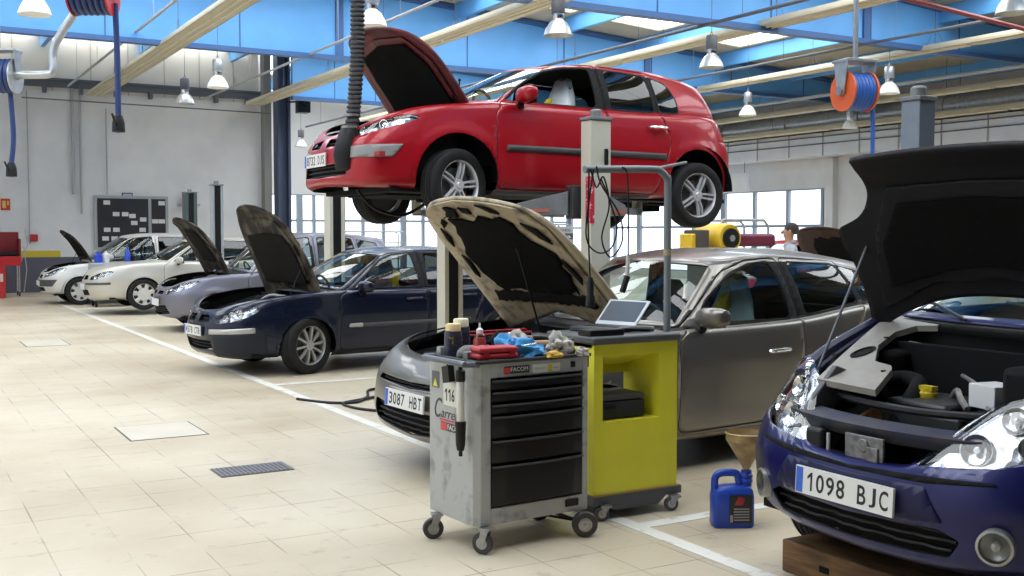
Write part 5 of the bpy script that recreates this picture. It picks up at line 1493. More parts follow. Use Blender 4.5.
# ------------------------------------------------------------------ hose reels
def hose_reel(loc, rz, label, R, W_, drum, hose, mount_h, drop_pts, end, flange, hr=.034):
    t = empty('hose_reel', label, 'hose reel', loc, (0, 0, rz))
    MB().lathe([(R * .35, -W_ / 2 - .02), (R, -W_ / 2 - .02), (R, -W_ / 2), (R * .35, -W_ / 2)], axis='y', seg=32).out('reel_flange', flange, t)
    MB().lathe([(R * .35, W_ / 2 + .02), (R, W_ / 2 + .02), (R, W_ / 2), (R * .35, W_ / 2)], axis='y', seg=32).out('reel_flange', flange, t)
    pr = [(.05, -W_ / 2)]
    n = 6
    for i in range(n):
        for k in range(7):
            a = math.pi * k / 6
            pr.append((R * .84 + W_ / n * .5 * math.sin(a), -W_ / 2 + W_ / n * (i + .5 - .5 * math.cos(a))))
    pr.append((.05, W_ / 2))
    MB().lathe(pr, axis='y', seg=32).out('coiled_hose', hose, t)
    MB().lathe([(.001, -W_ / 2 - .07), (.05, -W_ / 2 - .07), (.05, W_ / 2 + .07), (.001, W_ / 2 + .07)], axis='y', seg=12).out('reel_axle', M_steel, t)
    fr = MB()
    for sgn in (-1, 1): fr.prism([(-.05, -.04), (.05, -.04), (.12, R + .10), (-.12, R + .10)], 'y', sgn * (W_ / 2 + .035), sgn * (W_ / 2 + .05))
    fr.box((-.14, -W_ / 2 - .06, R + .09), (.14, W_ / 2 + .06, R + .12)); fr.box((-.02, -.02, R + .12), (.02, .02, mount_h))
    fr.out('mounting_frame', M_galv, t, bevel=.004)
    h = MB(); h.tube(drop_pts, hr, 10, smooth=5); h.out('hanging_hose', hose, t)
    e = MB(); p = Vector(drop_pts[-1]); e.lathe([(.001, 0), (.075, .01), (.07, .12), (.045, .2), (.001, .21)], (p.x, p.y, p.z - .18), 'z', 14)
    e.tube([(p.x, p.y, p.z - .1), (p.x - .12, p.y, p.z - .06), (p.x - .2, p.y, p.z + .02)], .014, 6); 
    if end: e.out('hose_nozzle', M_black, t)
    else: e.bm.free()
    return t
M_hblue = mat('blue_hose', (.02, .045, .16), .45)
M_hbluel = mat('bright_blue_hose', (.03, .12, .45), .4)
hose_reel((2.16, 13.35, 4.36), math.radians(60), 'dark hose reel near the roof with a long blue hose ending in a nozzle', .25, .42, M_red, M_hblue, 2.4, [(.05, -.235, -.1), (.05, -.25, -.7), (.05, -.25, -1.40)], True, M_red)
hose_reel((1.45, 16.6, 3.78), math.radians(60), 'blue hose reel at the frame edge under a white bracket', .24, .42, M_galv, M_hblue, 2.9, [(.05, -.12, -.2), (.08, -.14, -.8), (.06, -.11, -1.2)], True, M_galv)
hose_reel((8.93, 8.23, 3.11), math.radians(80), 'orange hose reel with blue hose hanging above the dark raised hood', .21, .27, M_red, M_hbluel, 3.4, [(.0, -.20, -.02), (.0, -.235, -.3), (.0, -.235, -1.2)], False, mat('orange_flange', (.75, .13, .03), .4), .022)
p = MB(); p.tube([(2.6, 16.0, 5.0), (2.14, 16.26, 4.25), (2.09, 16.26, 3.87), (1.98, 16.3, 3.80), (1.5, 16.55, 3.80)], .055, 14, smooth=4)
tag(p.out('extraction_pipe', M_galv), 'bent galvanised pipe leading to the blue hose reel at the frame edge', 'pipe')
# ribbed exhaust hose clinging to the red car
t = empty('exhaust_hose', 'ribbed black exhaust hose hanging in front of the raised red car', 'hose', (3.5, 8.72, 2.2))
h = MB()
pts = [Vector(q) for q in catmull([Vector(q) for q in ((.10, -.02, 4.3), (.06, -.01, 2.5), (.03, .0, 1.39), (.02, 0, .9), (-.02, 0, .40), (-.05, 0, .25), (-.07, .02, .15))], 6)]
rings = []; acc = 0; last = pts[0]
dense = []
for a_, b_ in zip(pts, pts[1:]):
    k = max(1, int((b_ - a_).length / .012))
    for i in range(k): dense.append(a_.lerp(b_, i / k))
for i, q in enumerate(dense):
    r = .062 if i % 3 else .050
    rings.append([(q.x + r * math.cos(2 * math.pi * j / 16), q.y + r * math.sin(2 * math.pi * j / 16), q.z) for j in range(16)])
h.rings(rings); h.out('ribbed_hose', mat('ribbed_hose_grey', (.045, .045, .048), .5), t, sang=25)
for zz in (.30, .40): MB().lathe([(.066, zz), (.072, zz), (.072, zz + .02), (.066, zz + .02)], (-.05 if zz < .35 else -.03, 0, 0), 'z', 18).out('hose_clamp', M_steel, t)
e = MB(); e.rings([[(x + r * math.cos(2 * math.pi * j / 20), .01 + r * 1.15 * math.sin(2 * math.pi * j / 20), z) for j in range(20)] for x, z, r in ((-.04, .33, .066), (-.07, .22, .085), (-.09, .08, .10), (-.07, -.04, .10), (-.05, -.06, .08))]); e.out('exhaust_mouthpiece', M_black, t)
c = MB(); c.tube([(.0, -.12, .1), (.08, -.2, .04), (.1, -.3, .06)], .014, 8); c.box((.04, -.42, .05), (.09, -.2, .085)); c.out('clip_handle', mat('clip_red', (.35, .03, .03), .4), t)

# ------------------------------------------------------------------ car lifts
M_lift = mat('cream_lift_paint', (.62, .60, .50), .5, var=.06, vscale=4)
M_liftg = mat('grey_lift_paint', (.36, .39, .42), .5, var=.08, vscale=4)
M_arm = mat('grey_lift_arm', (.20, .21, .22), .5, var=.2, vscale=10)
def lift_post(loc, rz, label, m, H=2.58, w=.27, d=.30, cap=True, slot=True, arm=None, extra=None):
    t = empty('car_lift_post', label, 'car lift', loc, (0, 0, rz), group='car lift posts')
    b = MB(); b.prism([(-w / 2, -d / 2), (w / 2, -d / 2), (w / 2, d / 2), (.06, d / 2), (.06, d / 2 - .06), (.05, -d / 2 + .06), (-.05, -d / 2 + .06), (-.06, d / 2 - .06), (-.06, d / 2), (-w / 2, d / 2)], 'z', .02, H)
    b.out('post_column', m, t, bevel=.008, smooth=False)
    b = MB(); b.box((-.07, -d / 2 + .03, .03), (.07, d / 2 - .02, H - .02)); b.out('lifting_screw_slot', M_black, t)
    b = MB(); b.box((-w / 2 - .01, -d / 2 - .01, H), (w / 2 + .01, d / 2 + .01, H + .03)); b.lathe([(.05, H + .03), (.05, H + .09), (.03, H + .10), (.001, H + .10)], seg=12); b.out('post_cap', M_arm, t, bevel=.006)
    b = MB(); b.box((-.32, -.25, 0), (.32, .25, .03)); b.out('base_plate', M_arm, t)
    return t
P = lift_post((5.35, 7.82, 0), 0, 'cream lift post in front of the raised red car, cable loops hanging before it', M_lift, 2.58, .205, .16)
b = MB(); b.box((.03, -.095, 2.20), (.07, -.08, 2.34)); b.out('control_switch', M_black, P, bevel=.008)
b = MB(); b.box((-.106, -.085, 1.70), (-.1025, .0, 2.10)); b.box((-.106, -.084, 1.70), (-.07, -.0805, 2.10)); b.out('warning_sticker', mat('sticker_red', (.60, .02, .05), .5, col2=(.75, .7, .7), vscale=30, thresh=(.38, .42)), P, smooth=False)
def lift_arms(P, zarm, y_side, targets):
    b = MB(); b.box((-.17, .10 * y_side - .0, zarm - .12), (.17, .10 * y_side + .12, zarm + .17)); b.out('lift_carriage', mat('dark_carriage', (.035, .037, .04), .5), P, bevel=.01)
    for (tx, ty) in targets:
        a0 = Vector((.14 if tx > 0 else -.14, .2 * y_side, zarm)); a1 = Vector((tx, ty, zarm - .02))
        d_ = (a1 - a0).normalized(); nn = Vector((-d_.y, d_.x, 0))
        am = MB()
        rr = []
        for tt, hw, z0, z1 in ((0, .07, -.09, .12), (.55, .06, -.07, .03), (.58, .045, -.05, .01), (1, .045, -.05, .01)):
            q = a0.lerp(a1, tt)
            rr.append([q - nn * hw + Vector((0, 0, z0)), q + nn * hw + Vector((0, 0, z0)), q + nn * hw + Vector((0, 0, z1)), q - nn * hw + Vector((0, 0, z1))])
        am.rings(rr); o = am.out('lift_arm', M_arm, P, smooth=False, bevel=.006)
        st = MB(); q0, q1 = a0.lerp(a1, .2), a0.lerp(a1, .53); ns = nn if nn.y < 0 else -nn
        st.rings([[q + ns * .075 + Vector((0, 0, zz)) for zz in (-.055, -.025)] + [q + ns * .07 + Vector((0, 0, zz)) for zz in (-.025, -.055)] for q in (q0, q1)]); st.out('hazard_stripe', mat('faded_red_stripe', (.5, .14, .10), .6), o, smooth=False)
        pd = MB(); pd.cyl(a1 + Vector((0, 0, -.03)), a1 + Vector((0, 0, .10)), .05, seg=14); pd.cyl(a1 + Vector((0, 0, .10)), a1 + Vector((0, 0, .125)), .06, seg=14); pd.out('lift_pad', mat('cream_pad', (.5, .48, .38), .6), o)
lift_arms(P, 1.86, 1, [(-.75, .75), (1.0, .75)])
P2 = lift_post((5.35, 10.62, 0), math.pi, 'cream lift post behind the raised grey hood, its dark slot showing', M_lift, 2.58, .22, .2)
lift_arms(P2, 1.86, 1, [(.75, .75), (-1.0, .75)])
lift_post((5.42, 14.3, 0), math.pi, 'cream lift post with yellow edge behind the navy car', M_lift, 2.5, .22, .24)
lift_post((5.68, 21.4, 0), math.pi, 'pale grey lift post behind the lilac silver car', M_liftg, 2.56, .22, .2)
lift_post((6.08, 25.2, 0), math.pi, 'dark green lift post behind the beige silver car', mat('dark_green_paint', (.07, .10, .09), .5), 2.55)
lift_post((5.88, 4.88, 0), 0, 'blue grey lift post rising behind the dark raised hood', mat('blue_grey_paint', (.20, .235, .28), .5, var=.1), 2.47, .15, .15)

# ------------------------------------------------------------------ grey tool trolley
M_tg = mat('grey_tool_paint', (.36, .37, .36), .45, var=.12, vscale=7)
M_tgd = mat('scuffed_grey_paint', (.40, .41, .40), .5, col2=(.24, .24, .23), vscale=9, thresh=(.30, .45))
TX, TY, TA = 2.535, 4.765, math.radians(4)
T = empty('tool_trolley', 'grey wheeled tool trolley with black drawers and a cluttered top', 'tool trolley', (TX, TY, 0), (0, 0, TA))
w_, d_, zb_, zt_ = .715, .45, .135, .955
b = MB()
b.box((0, .015, zb_), (.05, d_, zt_)); b.box((w_ - .04, .015, zb_), (w_, d_, zt_)); b.box((.05, d_ - .02, zb_), (w_ - .04, d_, zt_)); b.box((.05, .015, zb_), (w_ - .04, d_ - .02, zb_ + .085)); b.box((.05, .015, zt_ - .075), (w_ - .04, d_ - .02, zt_))
b.prism([(0, .015), (.03, -.012), (.09, -.012), (.09, .015)], 'z', zb_, zt_); b.prism([(w_ - .045, .015), (w_ - .045, -.012), (w_ - .01, -.012), (w_, .015)], 'z', zb_, zt_)
b.box((.09, -.012, zt_ - .075), (w_ - .045, .016, zt_)); b.box((.09, -.012, zb_), (w_ - .045, .016, zb_ + .085))
b.out('cabinet_body', M_tgd, T, bevel=.004, smooth=False)
dz_ = [.86, .812, .742, .668, .536, .404, .222]
dzs = [(.872, .815), (.812, .752), (.749, .692), (.689, .568), (.565, .440), (.437, .225)]
M_drw = mat('black_drawer', (.008, .008, .0085), .42, spec=.3)
for z1, z0 in dzs:
    dr = MB()
    n = 12
    pr = [[], []]
    rows_ = []
    for i in range(n + 1):
        x = .093 + (w_ - .045 - .096) * i / n
        bow = -.020 * (1 - (2 * i / n - 1) ** 2)
        rows_.append([(x, -.006 + bow * .4, z0), (x, -.012 + bow, z0 + .012), (x, -.012 + bow, z1 - .018), (x, -.024 + bow, z1 - .012), (x, -.024 + bow, z1 - .003), (x, .02, z1 - .001), (x, .02, z0)])
    dr.rings(rows_); o = dr.out('drawer', M_drw, T, smooth=True)
    hb = MB(); hb.rings([[(r[3][0], r[3][1] - .002, r[3][2] + .001), (r[4][0], r[4][1] - .002, r[4][2]), (r[4][0], r[4][1] + .004, r[4][2] + .001)] for r in rows_]); hb.out('drawer_lip', mat('drawer_lip_grey', (.07, .07, .075), .35), o)
tp = MB(); tp.box((-.005, -.02, zt_), (w_ + .008, .0, zt_ + .018)); tp.box((-.005, d_ - .01, zt_), (w_ + .008, d_ + .008, zt_ + .018)); tp.box((-.005, 0, zt_), (.02, d_, zt_ + .018)); tp.box((w_ - .012, 0, zt_ - .06), (w_ + .008, d_, zt_ + .018)); tp.box((0, 0, zt_ - .004), (w_, d_, zt_ + .004))
tp.out('top_tray', mat('dark_tray_rubber', (.035, .035, .037), .6), T, bevel=.004)
hd = MB(); hd.tube([(-.005, .40, .965), (-.055, .39, .965), (-.062, .36, .962), (-.062, .03, .962), (-.055, .0, .96), (.02, -.005, .955)], .016, 10, smooth=4); hd.out('push_handle', mat('handle_blue_grey', (.10, .115, .14), .4), T)
lk = MB(); lk.box((w_ - .125, -.018, .905), (w_ - .098, -.011, .935)); lk.cyl((w_ - .111, -.02, .92), (w_ - .111, -.012, .92), .007); lk.out('drawer_lock', M_black, T)
bt = MB(); bt.box((w_ - .16, -.022, .165), (w_ - .075, -.011, .205)); bt.out('bumper_catch', M_black, T, bevel=.004)
# stickers
st = MB(); st.box((.17, -.0145, .897), (.325, -.012, .935)); so = st.out('maker_label', mat('label_black', (.03, .03, .03), .4), T, smooth=False)
st = MB(); st.box((.165, -.0155, .899), (.205, -.0145, .929)); st.out('label_red_corner', mat('label_red', (.6, .05, .05), .4), so, smooth=False)
text('label_lettering', 'FACOM', .03, face_M((.262, -.0147, .917), (1, 0, 0), (0, 0, 1)), M_card, so, .0006, .105)
st = MB(); st.box((.345, -.0145, .89), (.52, -.012, .935)); so = st.out('dealer_label', mat('label_white', (.70, .70, .62), .5), T, smooth=False)
text('label_lettering', 'RENAULT', .018, face_M((.395, -.0147, .912), (1, 0, 0), (0, 0, 1)), mat('label_grey_ink', (.35, .35, .33), .5), so, .0005, .07)
text('label_lettering', 'Nail', .018, face_M((.492, -.0147, .912), (1, 0, 0), (0, 0, 1)), mat('label_grey_ink', (.35, .35, .33), .5), so, .0005, .035)
st = MB(); st.box((.44, -.0155, .895), (.468, -.0147, .93)); st.out('label_yellow_mark', mat('label_yellow', (.7, .65, .05), .5), so, smooth=False)
# side panel (faces -x)
sd = lambda y, z: face_M((-.0012, y, z), (0, -1, 0), (0, 0, 1))
st = MB(); st.box((-.003, .345, .80), (0, .42, .885)); so = st.out('warning_label', mat('label_dark_grey', (.12, .12, .13), .5), T, smooth=False)
st = MB(); st.prism([(.36, .806), (.405, .806), (.3825, .848)], 'x', -.0045, -.003); st.out('warning_triangle', mat('warning_yellow', (.72, .72, .05), .5), so, smooth=False)
st = MB(); st.box((-.003, .165, .718), (0, .30, .842)); so = st.out('number_label', mat('label_white', (.70, .70, .62), .5), T, smooth=False)
mono_text('label_lettering', '116', .064, .105, face_M((-.0032, .237, .775), (0, -1, 0), (0, 0, 1)), M_ink, so)
so = text('trolley_lettering', 'arrera', .075, face_M((-.001, .225, .672), (0, -1, .0), (0, 0, 1)), mat('lettering_dark', (.06, .06, .065), .5), T, .0008, .21, .35)
text('trolley_lettering', 'C', .15, face_M((-.0014, .355, .69), (0, -1, .0), (0, 0, 1)), mat('lettering_dark', (.06, .06, .065), .5), T, .0008, .075, .35)
st = MB(); st.box((-.003, .09, .636), (-.0, .34, .644)); st.out('red_swoosh', mat('label_red', (.6, .05, .05), .4), T, smooth=False)
st = MB(); st.box((-.003, .12, .585), (0, .33, .628)); so = st.out('maker_label', mat('label_black', (.03, .03, .03), .4), T, smooth=False)
st = MB(); st.box((-.004, .265, .587), (-.003, .328, .626)); st.out('label_red_corner', mat('label_red', (.6, .05, .05), .4), so, smooth=False)
text('label_lettering', 'FACOM', .04, face_M((-.0034, .192, .606), (0, -1, 0), (0, 0, 1)), M_card, so, .0006, .13)
# casters
def caster(name, parent, x, y, r, w, z_top, m_tyre, m_hub, ang=0.0, fork=True):
    M = Matrix.Translation((x, y, 0)) @ Matrix.Rotation(ang, 4, 'Z')
    f = MB()
    if fork:
        f.box((-.03, -.03, z_top - .012), (.03, .03, z_top), 0, M)
        for sgn in (-1, 1): f.rings([[M @ Vector((sgn * (w / 2 + .004) , q[0], q[1])) for q in ((-.022, z_top - .012), (.022, z_top - .012), (.035, r), (.02, r - .012), (.005, r))], [M @ Vector((sgn * (w / 2 + .008), q[0], q[1])) for q in ((-.022, z_top - .012), (.022, z_top - .012), (.035, r), (.02, r - .012), (.005, r))]])
    else: f.cyl(M @ Vector((-.05, .02, r)), M @ Vector((.05, .02, r)), .008)
    o = f.out(name, M_steel, parent)
    t = MB(); t.lathe([(r * .6, -w / 2), (r * .93, -w / 2), (r, -w / 3), (r, w / 3), (r * .93, w / 2), (r * .6, w / 2)], (0, 0, 0), 'x', 24, cap=False); t.lathe([(r * .6, -w / 2), (r * .6, w / 2)], (0, 0, 0), 'x', 24)
    t.xf(M @ Matrix.Translation((0, .02, r))); t.out('caster_tyre', m_tyre, o)
    t = MB(); t.lathe([(.001, -w / 2 - .004), (r * .2, -w / 2 - .006), (r * .55, -w / 2 - .001), (r * .55, w / 2 + .001), (r * .2, w / 2 + .006), (.001, w / 2 + .004)], (0, 0, 0), 'x', 20); t.xf(M @ Matrix.Translation((0, .02, r))); t.out('caster_hub', m_hub, o)
caster('caster', T, .05, -.03, .055, .03, zb_, mat('caster_rubber', (.05, .045, .045), .7), M_steel, math.radians(30))
caster('caster', T, -.01, .36, .055, .03, zb_, mat('caster_rubber', (.05, .045, .045), .7), M_steel, math.radians(70))
caster('fixed_wheel', T, w_ - .04, -.06, .068, .045, zb_, mat('caster_rubber', (.05, .045, .045), .7), M_steel, math.radians(62), False)
caster('fixed_wheel', T, w_ - .04, .36, .068, .045, zb_, mat('caster_rubber', (.05, .045, .045), .7), M_steel, math.radians(62), False)
ax = MB(); ax.cyl((w_ - .05, -.06, .068), (w_ - .05, .36, .068), .01); ax.cyl((w_ - .3, .2, .12), (w_ - .05, -.03, .075), .007); ax.out('wheel_axle', M_black, T)
# hanging on the handle: flashlight lamp, key fob case
def place(o, x, y, z, label, cat, group=None, rz=0.0):
    o.location = (TX + x, TY + y, z); o.rotation_euler = (0, 0, rz); tag(o, label, cat, group); return o
L_ = empty('inspection_lamp', 'white inspection lamp with black grip hanging on the trolley side', 'lamp', (TX - .055, TY + .045, .945))
L_.scale = (.72, .72, .75)
MB().lathe([(.001, 0), (.014, 0), (.016, -.02), (.034, -.03), (.036, -.09), (.03, -.10)], seg=16).out('lamp_hook_cap', M_black, L_)
MB().lathe([(.025, -.095), (.028, -.10), (.028, -.36), (.025, -.37)], seg=18).out('lamp_tube', mat('white_lamp_tube', (.68, .67, .62), .35), L_)
MB().lathe([(.03, -.365), (.04, -.37), (.038, -.39), (.034, -.52), (.026, -.56), (.014, -.565), (.014, -.60), (.001, -.60)], seg=18).out('lamp_grip', M_black, L_)
K_ = MB(); K_.box((-.018, -.035, -.105), (.018, .04, -.02)); K_.tube([(0, 0, -.02), (0, .01, 0), (0, 0, .02)], .005, 6)
K_.xf(Matrix.Rotation(math.radians(-12), 4, 'X'))
o = K_.out('cable_tester', M_black, bevel=.01); place(o, -.055, .19, .955, 'small black tester hanging from the trolley handle', 'tester')
# ---- things on top of the trolley (top at z .96)
ZT = .975
def bottle(x, y, label, capc, h=.155, r=.037, neck=True, group='yellow-capped additive bottles'):
    t = empty('additive_bottle', label, 'bottle', (TX + x, TY + y, ZT - .012), (0, 0, random.uniform(-.3, .3)), group)
    def sq(k, a, b): 
        c, s_ = math.cos(k), math.sin(k)
        return (math.copysign(abs(c) ** .6, c) * a, math.copysign(abs(s_) ** .6, s_) * b)
    b = MB(); b.rings([[(*sq(2 * math.pi * k / 20, r * q * 1.05, r * q * .8), z) for k in range(20)] for z, q in ((0, .95), (.005, 1), (h * .72, 1), (h * .82, .9), (h * .86, .45))]); b.out('bottle_body', mat('bottle_grey_blue', (.055, .06, .095), .35), t)
    lb = MB(); lb.rings([[(*sq(math.pi + math.pi * k / 12, r * 1.07, r * .82), z) for k in range(13)] for z in (h * .15, h * .65)], 0, False, False, False); lo = lb.out('bottle_label', mat('bottle_label_dark', (.03, .035, .06), .4, col2=(.35, .28, .04), vscale=45, thresh=(.36, .40)), t)
    MB().lathe([(r * .85, h * .80), (r * .95, h * .82), (r * .95, h * 1.0), (r * .85, h * 1.04), (.001, h * 1.04)], seg=20).out('bottle_cap', capc, t)
M_capy = mat('yellow_cap', (.72, .58, .30), .4); M_capw = mat('cream_cap', (.76, .70, .52), .4)
bottle(.055, .34, 'dark bottle with a yellow cap on the trolley top, in front of its taller twin', M_capy, .165, .043)
bottle(.125, .385, 'taller dark bottle with a cream cap on the trolley top, behind the yellow-capped one', M_capw, .185, .043)
def blob(name, m, x, y, sx, sy, sz, label, cat, seed=0, z=ZT, group=None, amp=.35, rz=0.0, sub=3):
    bm = bmesh.new(); bmesh.ops.create_icosphere(bm, subdivisions=sub + 1, radius=1)
    for v in bm.verts:
        n_ = mnoise.noise(v.co * 1.6 + Vector((seed * 7.3, seed, 0))) + .5 * mnoise.noise(v.co * 3.7 + Vector((seed, seed * 3.1, 2)))
        v.co *= 1 + amp * n_
        v.co.x *= sx; v.co.y *= sy; v.co.z = max(v.co.z, -.55) * sz + sz * .5
    o = from_bm(name, bm, m); place(o, x, y, z - .01, label, cat, group, rz); return o
M_rag = mat('dirty_white_rag', (.55, .52, .46), .9, col2=(.16, .14, .13), vscale=28, thresh=(.36, .5))
M_rag2 = mat('grey_rag', (.20, .20, .20), .9, col2=(.10, .10, .10), vscale=28)
blob('sponge', mat('grey_sponge', (.17, .17, .17), .9, bump=.6, bscale=120), -.0 + .075, .20, .085, .045, .045, 'grey sponge on the trolley corner behind the handle', 'sponge', 1, amp=.08, rz=.4)
blob('rag', M_rag, .125, .13, .035, .045, .045, 'small crumpled speckled rag beside the grey sponge', 'rag', 2, amp=.5)
cs = empty('red_case', 'flat red plastic case at the front of the trolley top', 'case', (TX + .145, TY + .055, ZT))
b = MB(); b.box((-.115, -.05, 0), (.115, .06, .028)); b.out('case_base', mat('red_plastic', (.42, .015, .025), .4), cs, bevel=.01)
b = MB(); b.box((-.115, -.05, .032), (.115, .06, .062)); b.out('case_lid', mat('red_plastic', (.42, .015, .025), .4), cs, bevel=.012)
for x in (-.09, .06): MB().box((x, -.056, .02), (x + .03, -.05, .042)).out('case_latch', mat('red_plastic_dark', (.25, .01, .015), .4), cs)
sb = empty('spray_bottle', 'clear squeeze bottle with red liquid behind the red case', 'bottle', (TX + .165, TY + .25, ZT))
MB().lathe([(.001, 0), (.036, 0), (.036, .07), (.03, .085), (.03, .086), (.001, .086)], seg=18).out('liquid', mat('red_liquid', (.5, .06, .06), .3), sb)
MB().lathe([(.037, .0), (.037, .075), (.03, .10), (.016, .115), (.012, .135), (.001, .135)], seg=18).out('bottle_body', glass_mat('clear_plastic', (.9, .86, .84)), sb)
MB().lathe([(.018, .11), (.018, .13), (.006, .14), (.005, .165), (.001, .165)], seg=14).out('bottle_cap', mat('cap_white', (.7, .68, .65), .4), sb)
blob('glove', mat('blue_nitrile', (.05, .30, .62), .5), .355, .10, .10, .06, .055, 'crumpled light blue nitrile gloves on the trolley top', 'glove', 5, amp=.6)
blob('glove', mat('blue_nitrile', (.05, .30, .62), .5), .29, .16, .065, .05, .07, 'second crumpled blue glove leaning on the dark rag', 'glove', 6, amp=.6, z=ZT + .01)
blob('rag', M_blackm, .285, .26, .075, .06, .075, 'black oily rag behind the blue gloves', 'rag', 7, amp=.5)
blob('rag', M_rag, .40, .27, .09, .055, .075, 'pale stained rag behind the blue gloves', 'rag', 8, amp=.5)
blob('rag', M_rag, .565, .11, .075, .055, .07, 'crumpled black and white rag at the trolley end', 'rag', 9, amp=.6)
blob('rag', M_rag, .655, .03, .035, .05, .03, 'small pale rag hanging at the trolley front corner', 'rag', 10, amp=.5)
blob('rag', mat('yellow_rag', (.60, .36, .05), .8), .48, .02, .05, .03, .022, 'small yellow ochre cloth at the trolley front edge', 'rag', 11, amp=.4)
blob('rag', M_rag2, .63, .16, .06, .05, .055, 'dark grey rag between pale rags at the trolley end', 'rag', 12, amp=.5)
o = MB().cyl((-.06, 0, 0), (.07, .015, 0), .022, .018, 14).out('paper_roll', mat('brown_card', (.38, .22, .13), .7)); place(o, .475, .17, ZT + .045, 'short brown cardboard tube among the rags', 'tube')
o = MB().cyl((-.08, 0, 0), (.07, .02, .012), .009, .007, 10).out('screwdriver', mat('bright_steel', (.7, .7, .7), .25, .9)); place(o, .335, .06, ZT + .045, 'bright steel screwdriver behind the red case', 'screwdriver')
o = MB().box((-.07, -.03, 0), (.07, .03, .02)).out('pen_box', mat('red_plastic', (.42, .015, .025), .4), bevel=.006); place(o, .27, .16, ZT + .03, 'small red box lying between the bottle and the gloves', 'box', rz=.3)
for k, (x, y, r_, m_, lb_) in enumerate(((.03, .13, .028, M_alu, 'cast metal nut on the trolley beside the bottles'), (.02, .40, .03, M_galv, 'steel fitting at the back of the trolley top'), (.55, .05, .018, M_steel, 'steel socket near the yellow cloth'), (.30, .07, .016, M_steel, 'steel socket behind the red case'))):
    o = MB().lathe([(r_ * .5, 0), (r_, 0), (r_, r_ * 1.4), (r_ * .5, r_ * 1.4)], seg=6 + 2 * k).out('socket', m_); place(o, x, y, ZT - .008, lb_, 'socket')

rt = empty('red_tray', 'long dark red tool tray along the back of the trolley top', 'tray', (TX + .20, TY + .42, ZT - .004), (0, 0, TA))
b = MB(); b.box((0, 0, 0), (.40, .06, .006)); b.box((0, .055, 0), (.40, .06, .10)); b.box((0, 0, 0), (.40, .005, .085)); b.box((0, 0, 0), (.006, .06, .09)); b.box((.394, 0, 0), (.40, .06, .09)); b.out('tray_body', mat('oily_black', (.012, .011, .011), .4), rt)
b = MB(); b.tube([(.0, .0, .088), (.40, .0, .088), (.40, .06, .10), (0, .06, .10), (0, 0, .088)], .006, 6); b.out('tray_rim', mat('red_plastic', (.42, .015, .025), .4), rt)
# ------------------------------------------------------------------ yellow diagnostic cart
M_yc = mat('yellow_enamel', (.84, .79, .045), .45, var=.06, vscale=5)
M_dg = mat('dark_grey_enamel', (.075, .08, .085), .5)
CX, CY = 3.40, 4.98
Y = empty('diagnostic_cart', 'yellow diagnostic cart with an open niche and grey worktop', 'cart', (CX, CY, 0))
cw, cd, cz0, cz1 = .585, .46, .145, .99
b = MB()
nx0, nx1, nz0, nz1 = .06, .455, .555, .925
b.box((0, 0, cz0), (cw, .02, nz0)); b.box((0, 0, nz1), (cw, .02, cz1)); b.box((0, 0, nz0), (nx0, .02, nz1)); b.box((nx1, 0, nz0), (cw, .02, nz1))
b.box((0, .02, cz0), (.02, cd, cz1)); b.box((cw - .02, .02, cz0), (cw, cd, cz1))
b.box((0, .02, cz1 - .02), (cw, cd, cz1)); b.box((0.02, .02, cz0), (cw - .02, cd, cz0 + .02))
# niche: splayed sides and a shelf, back with an opening
b.box((nx0 - .03, .02, nz0 - .02), (nx1 + .03, cd, nz0))
b.rings([[(nx0, .02, nz0), (nx0, .02, nz1), (nx0 + .03, .30, nz1 - .09), (nx0 + .03, .30, nz0)], [(nx0 - .012, .02, nz0), (nx0 - .012, .02, nz1), (nx0 + .018, .30, nz1 - .09), (nx0 + .018, .30, nz0)]])
b.rings([[(nx1, .02, nz0), (nx1, .02, nz1), (nx1 - .03, .30, nz1 - .09), (nx1 - .03, .30, nz0)], [(nx1 + .012, .02, nz0), (nx1 + .012, .02, nz1), (nx1 - .018, .30, nz1 - .09), (nx1 - .018, .30, nz0)]])
b.rings([[(nx0, .02, nz1), (nx1, .02, nz1), (nx1 - .03, .30, nz1 - .09), (nx0 + .03, .30, nz1 - .09)], [(nx0, .02, nz1 + .012), (nx1, .02, nz1 + .012), (nx1 - .03, .30, nz1 - .078), (nx0 + .03, .30, nz1 - .078)]])
b.box((nx0, .30, nz1 - .14), (nx1, .31, nz1 - .08)); b.box((nx0, .30, nz0), (nx0 + .06, .31, nz1 - .08)); b.box((nx1 - .03, .30, nz0), (nx1 + .01, .31, nz1 - .08))
b.out('cart_cabinet', M_yc, Y, smooth=False)
b = MB(); b.box((-.015, -.02, cz1), (cw + .015, cd + .02, cz1 + .045)); b.out('worktop', mat('grey_worktop', (.085, .088, .09), .55), Y, bevel=.012)
b = MB(); b.prism([(-.01, .085), (.0, .14), (cw + .0, .14), (cw + .03, .14), (cw + .03, .095), (cw - .08, .095), (cw - .14, .05), (.14, .05), (.08, .085)], 'y', -.01, cd); b.out('cart_base', M_dg, Y, bevel=.004, smooth=False)
bs = MB(); bs.box((.0, -.012, .138), (cw + .02, cd, .146)); bs.out('base_edge', mat('brown_edge', (.30, .20, .09), .6), Y, smooth=False)
bs = MB(); bs.box((cw - .002, .0, .5), (cw + .006, .04, .97)); bs.out('worn_edge', mat('brown_edge', (.30, .20, .09), .6), Y, smooth=False)
for x, y in ((.07, -.015), (cw - .03, -.02), (.07, cd - .05), (cw - .03, cd - .05)): caster('caster', Y, x, y, .042, .026, .092, mat('caster_grey', (.10, .10, .105), .6), mat('caster_white_hub', (.5, .5, .5), .4), math.radians(70))
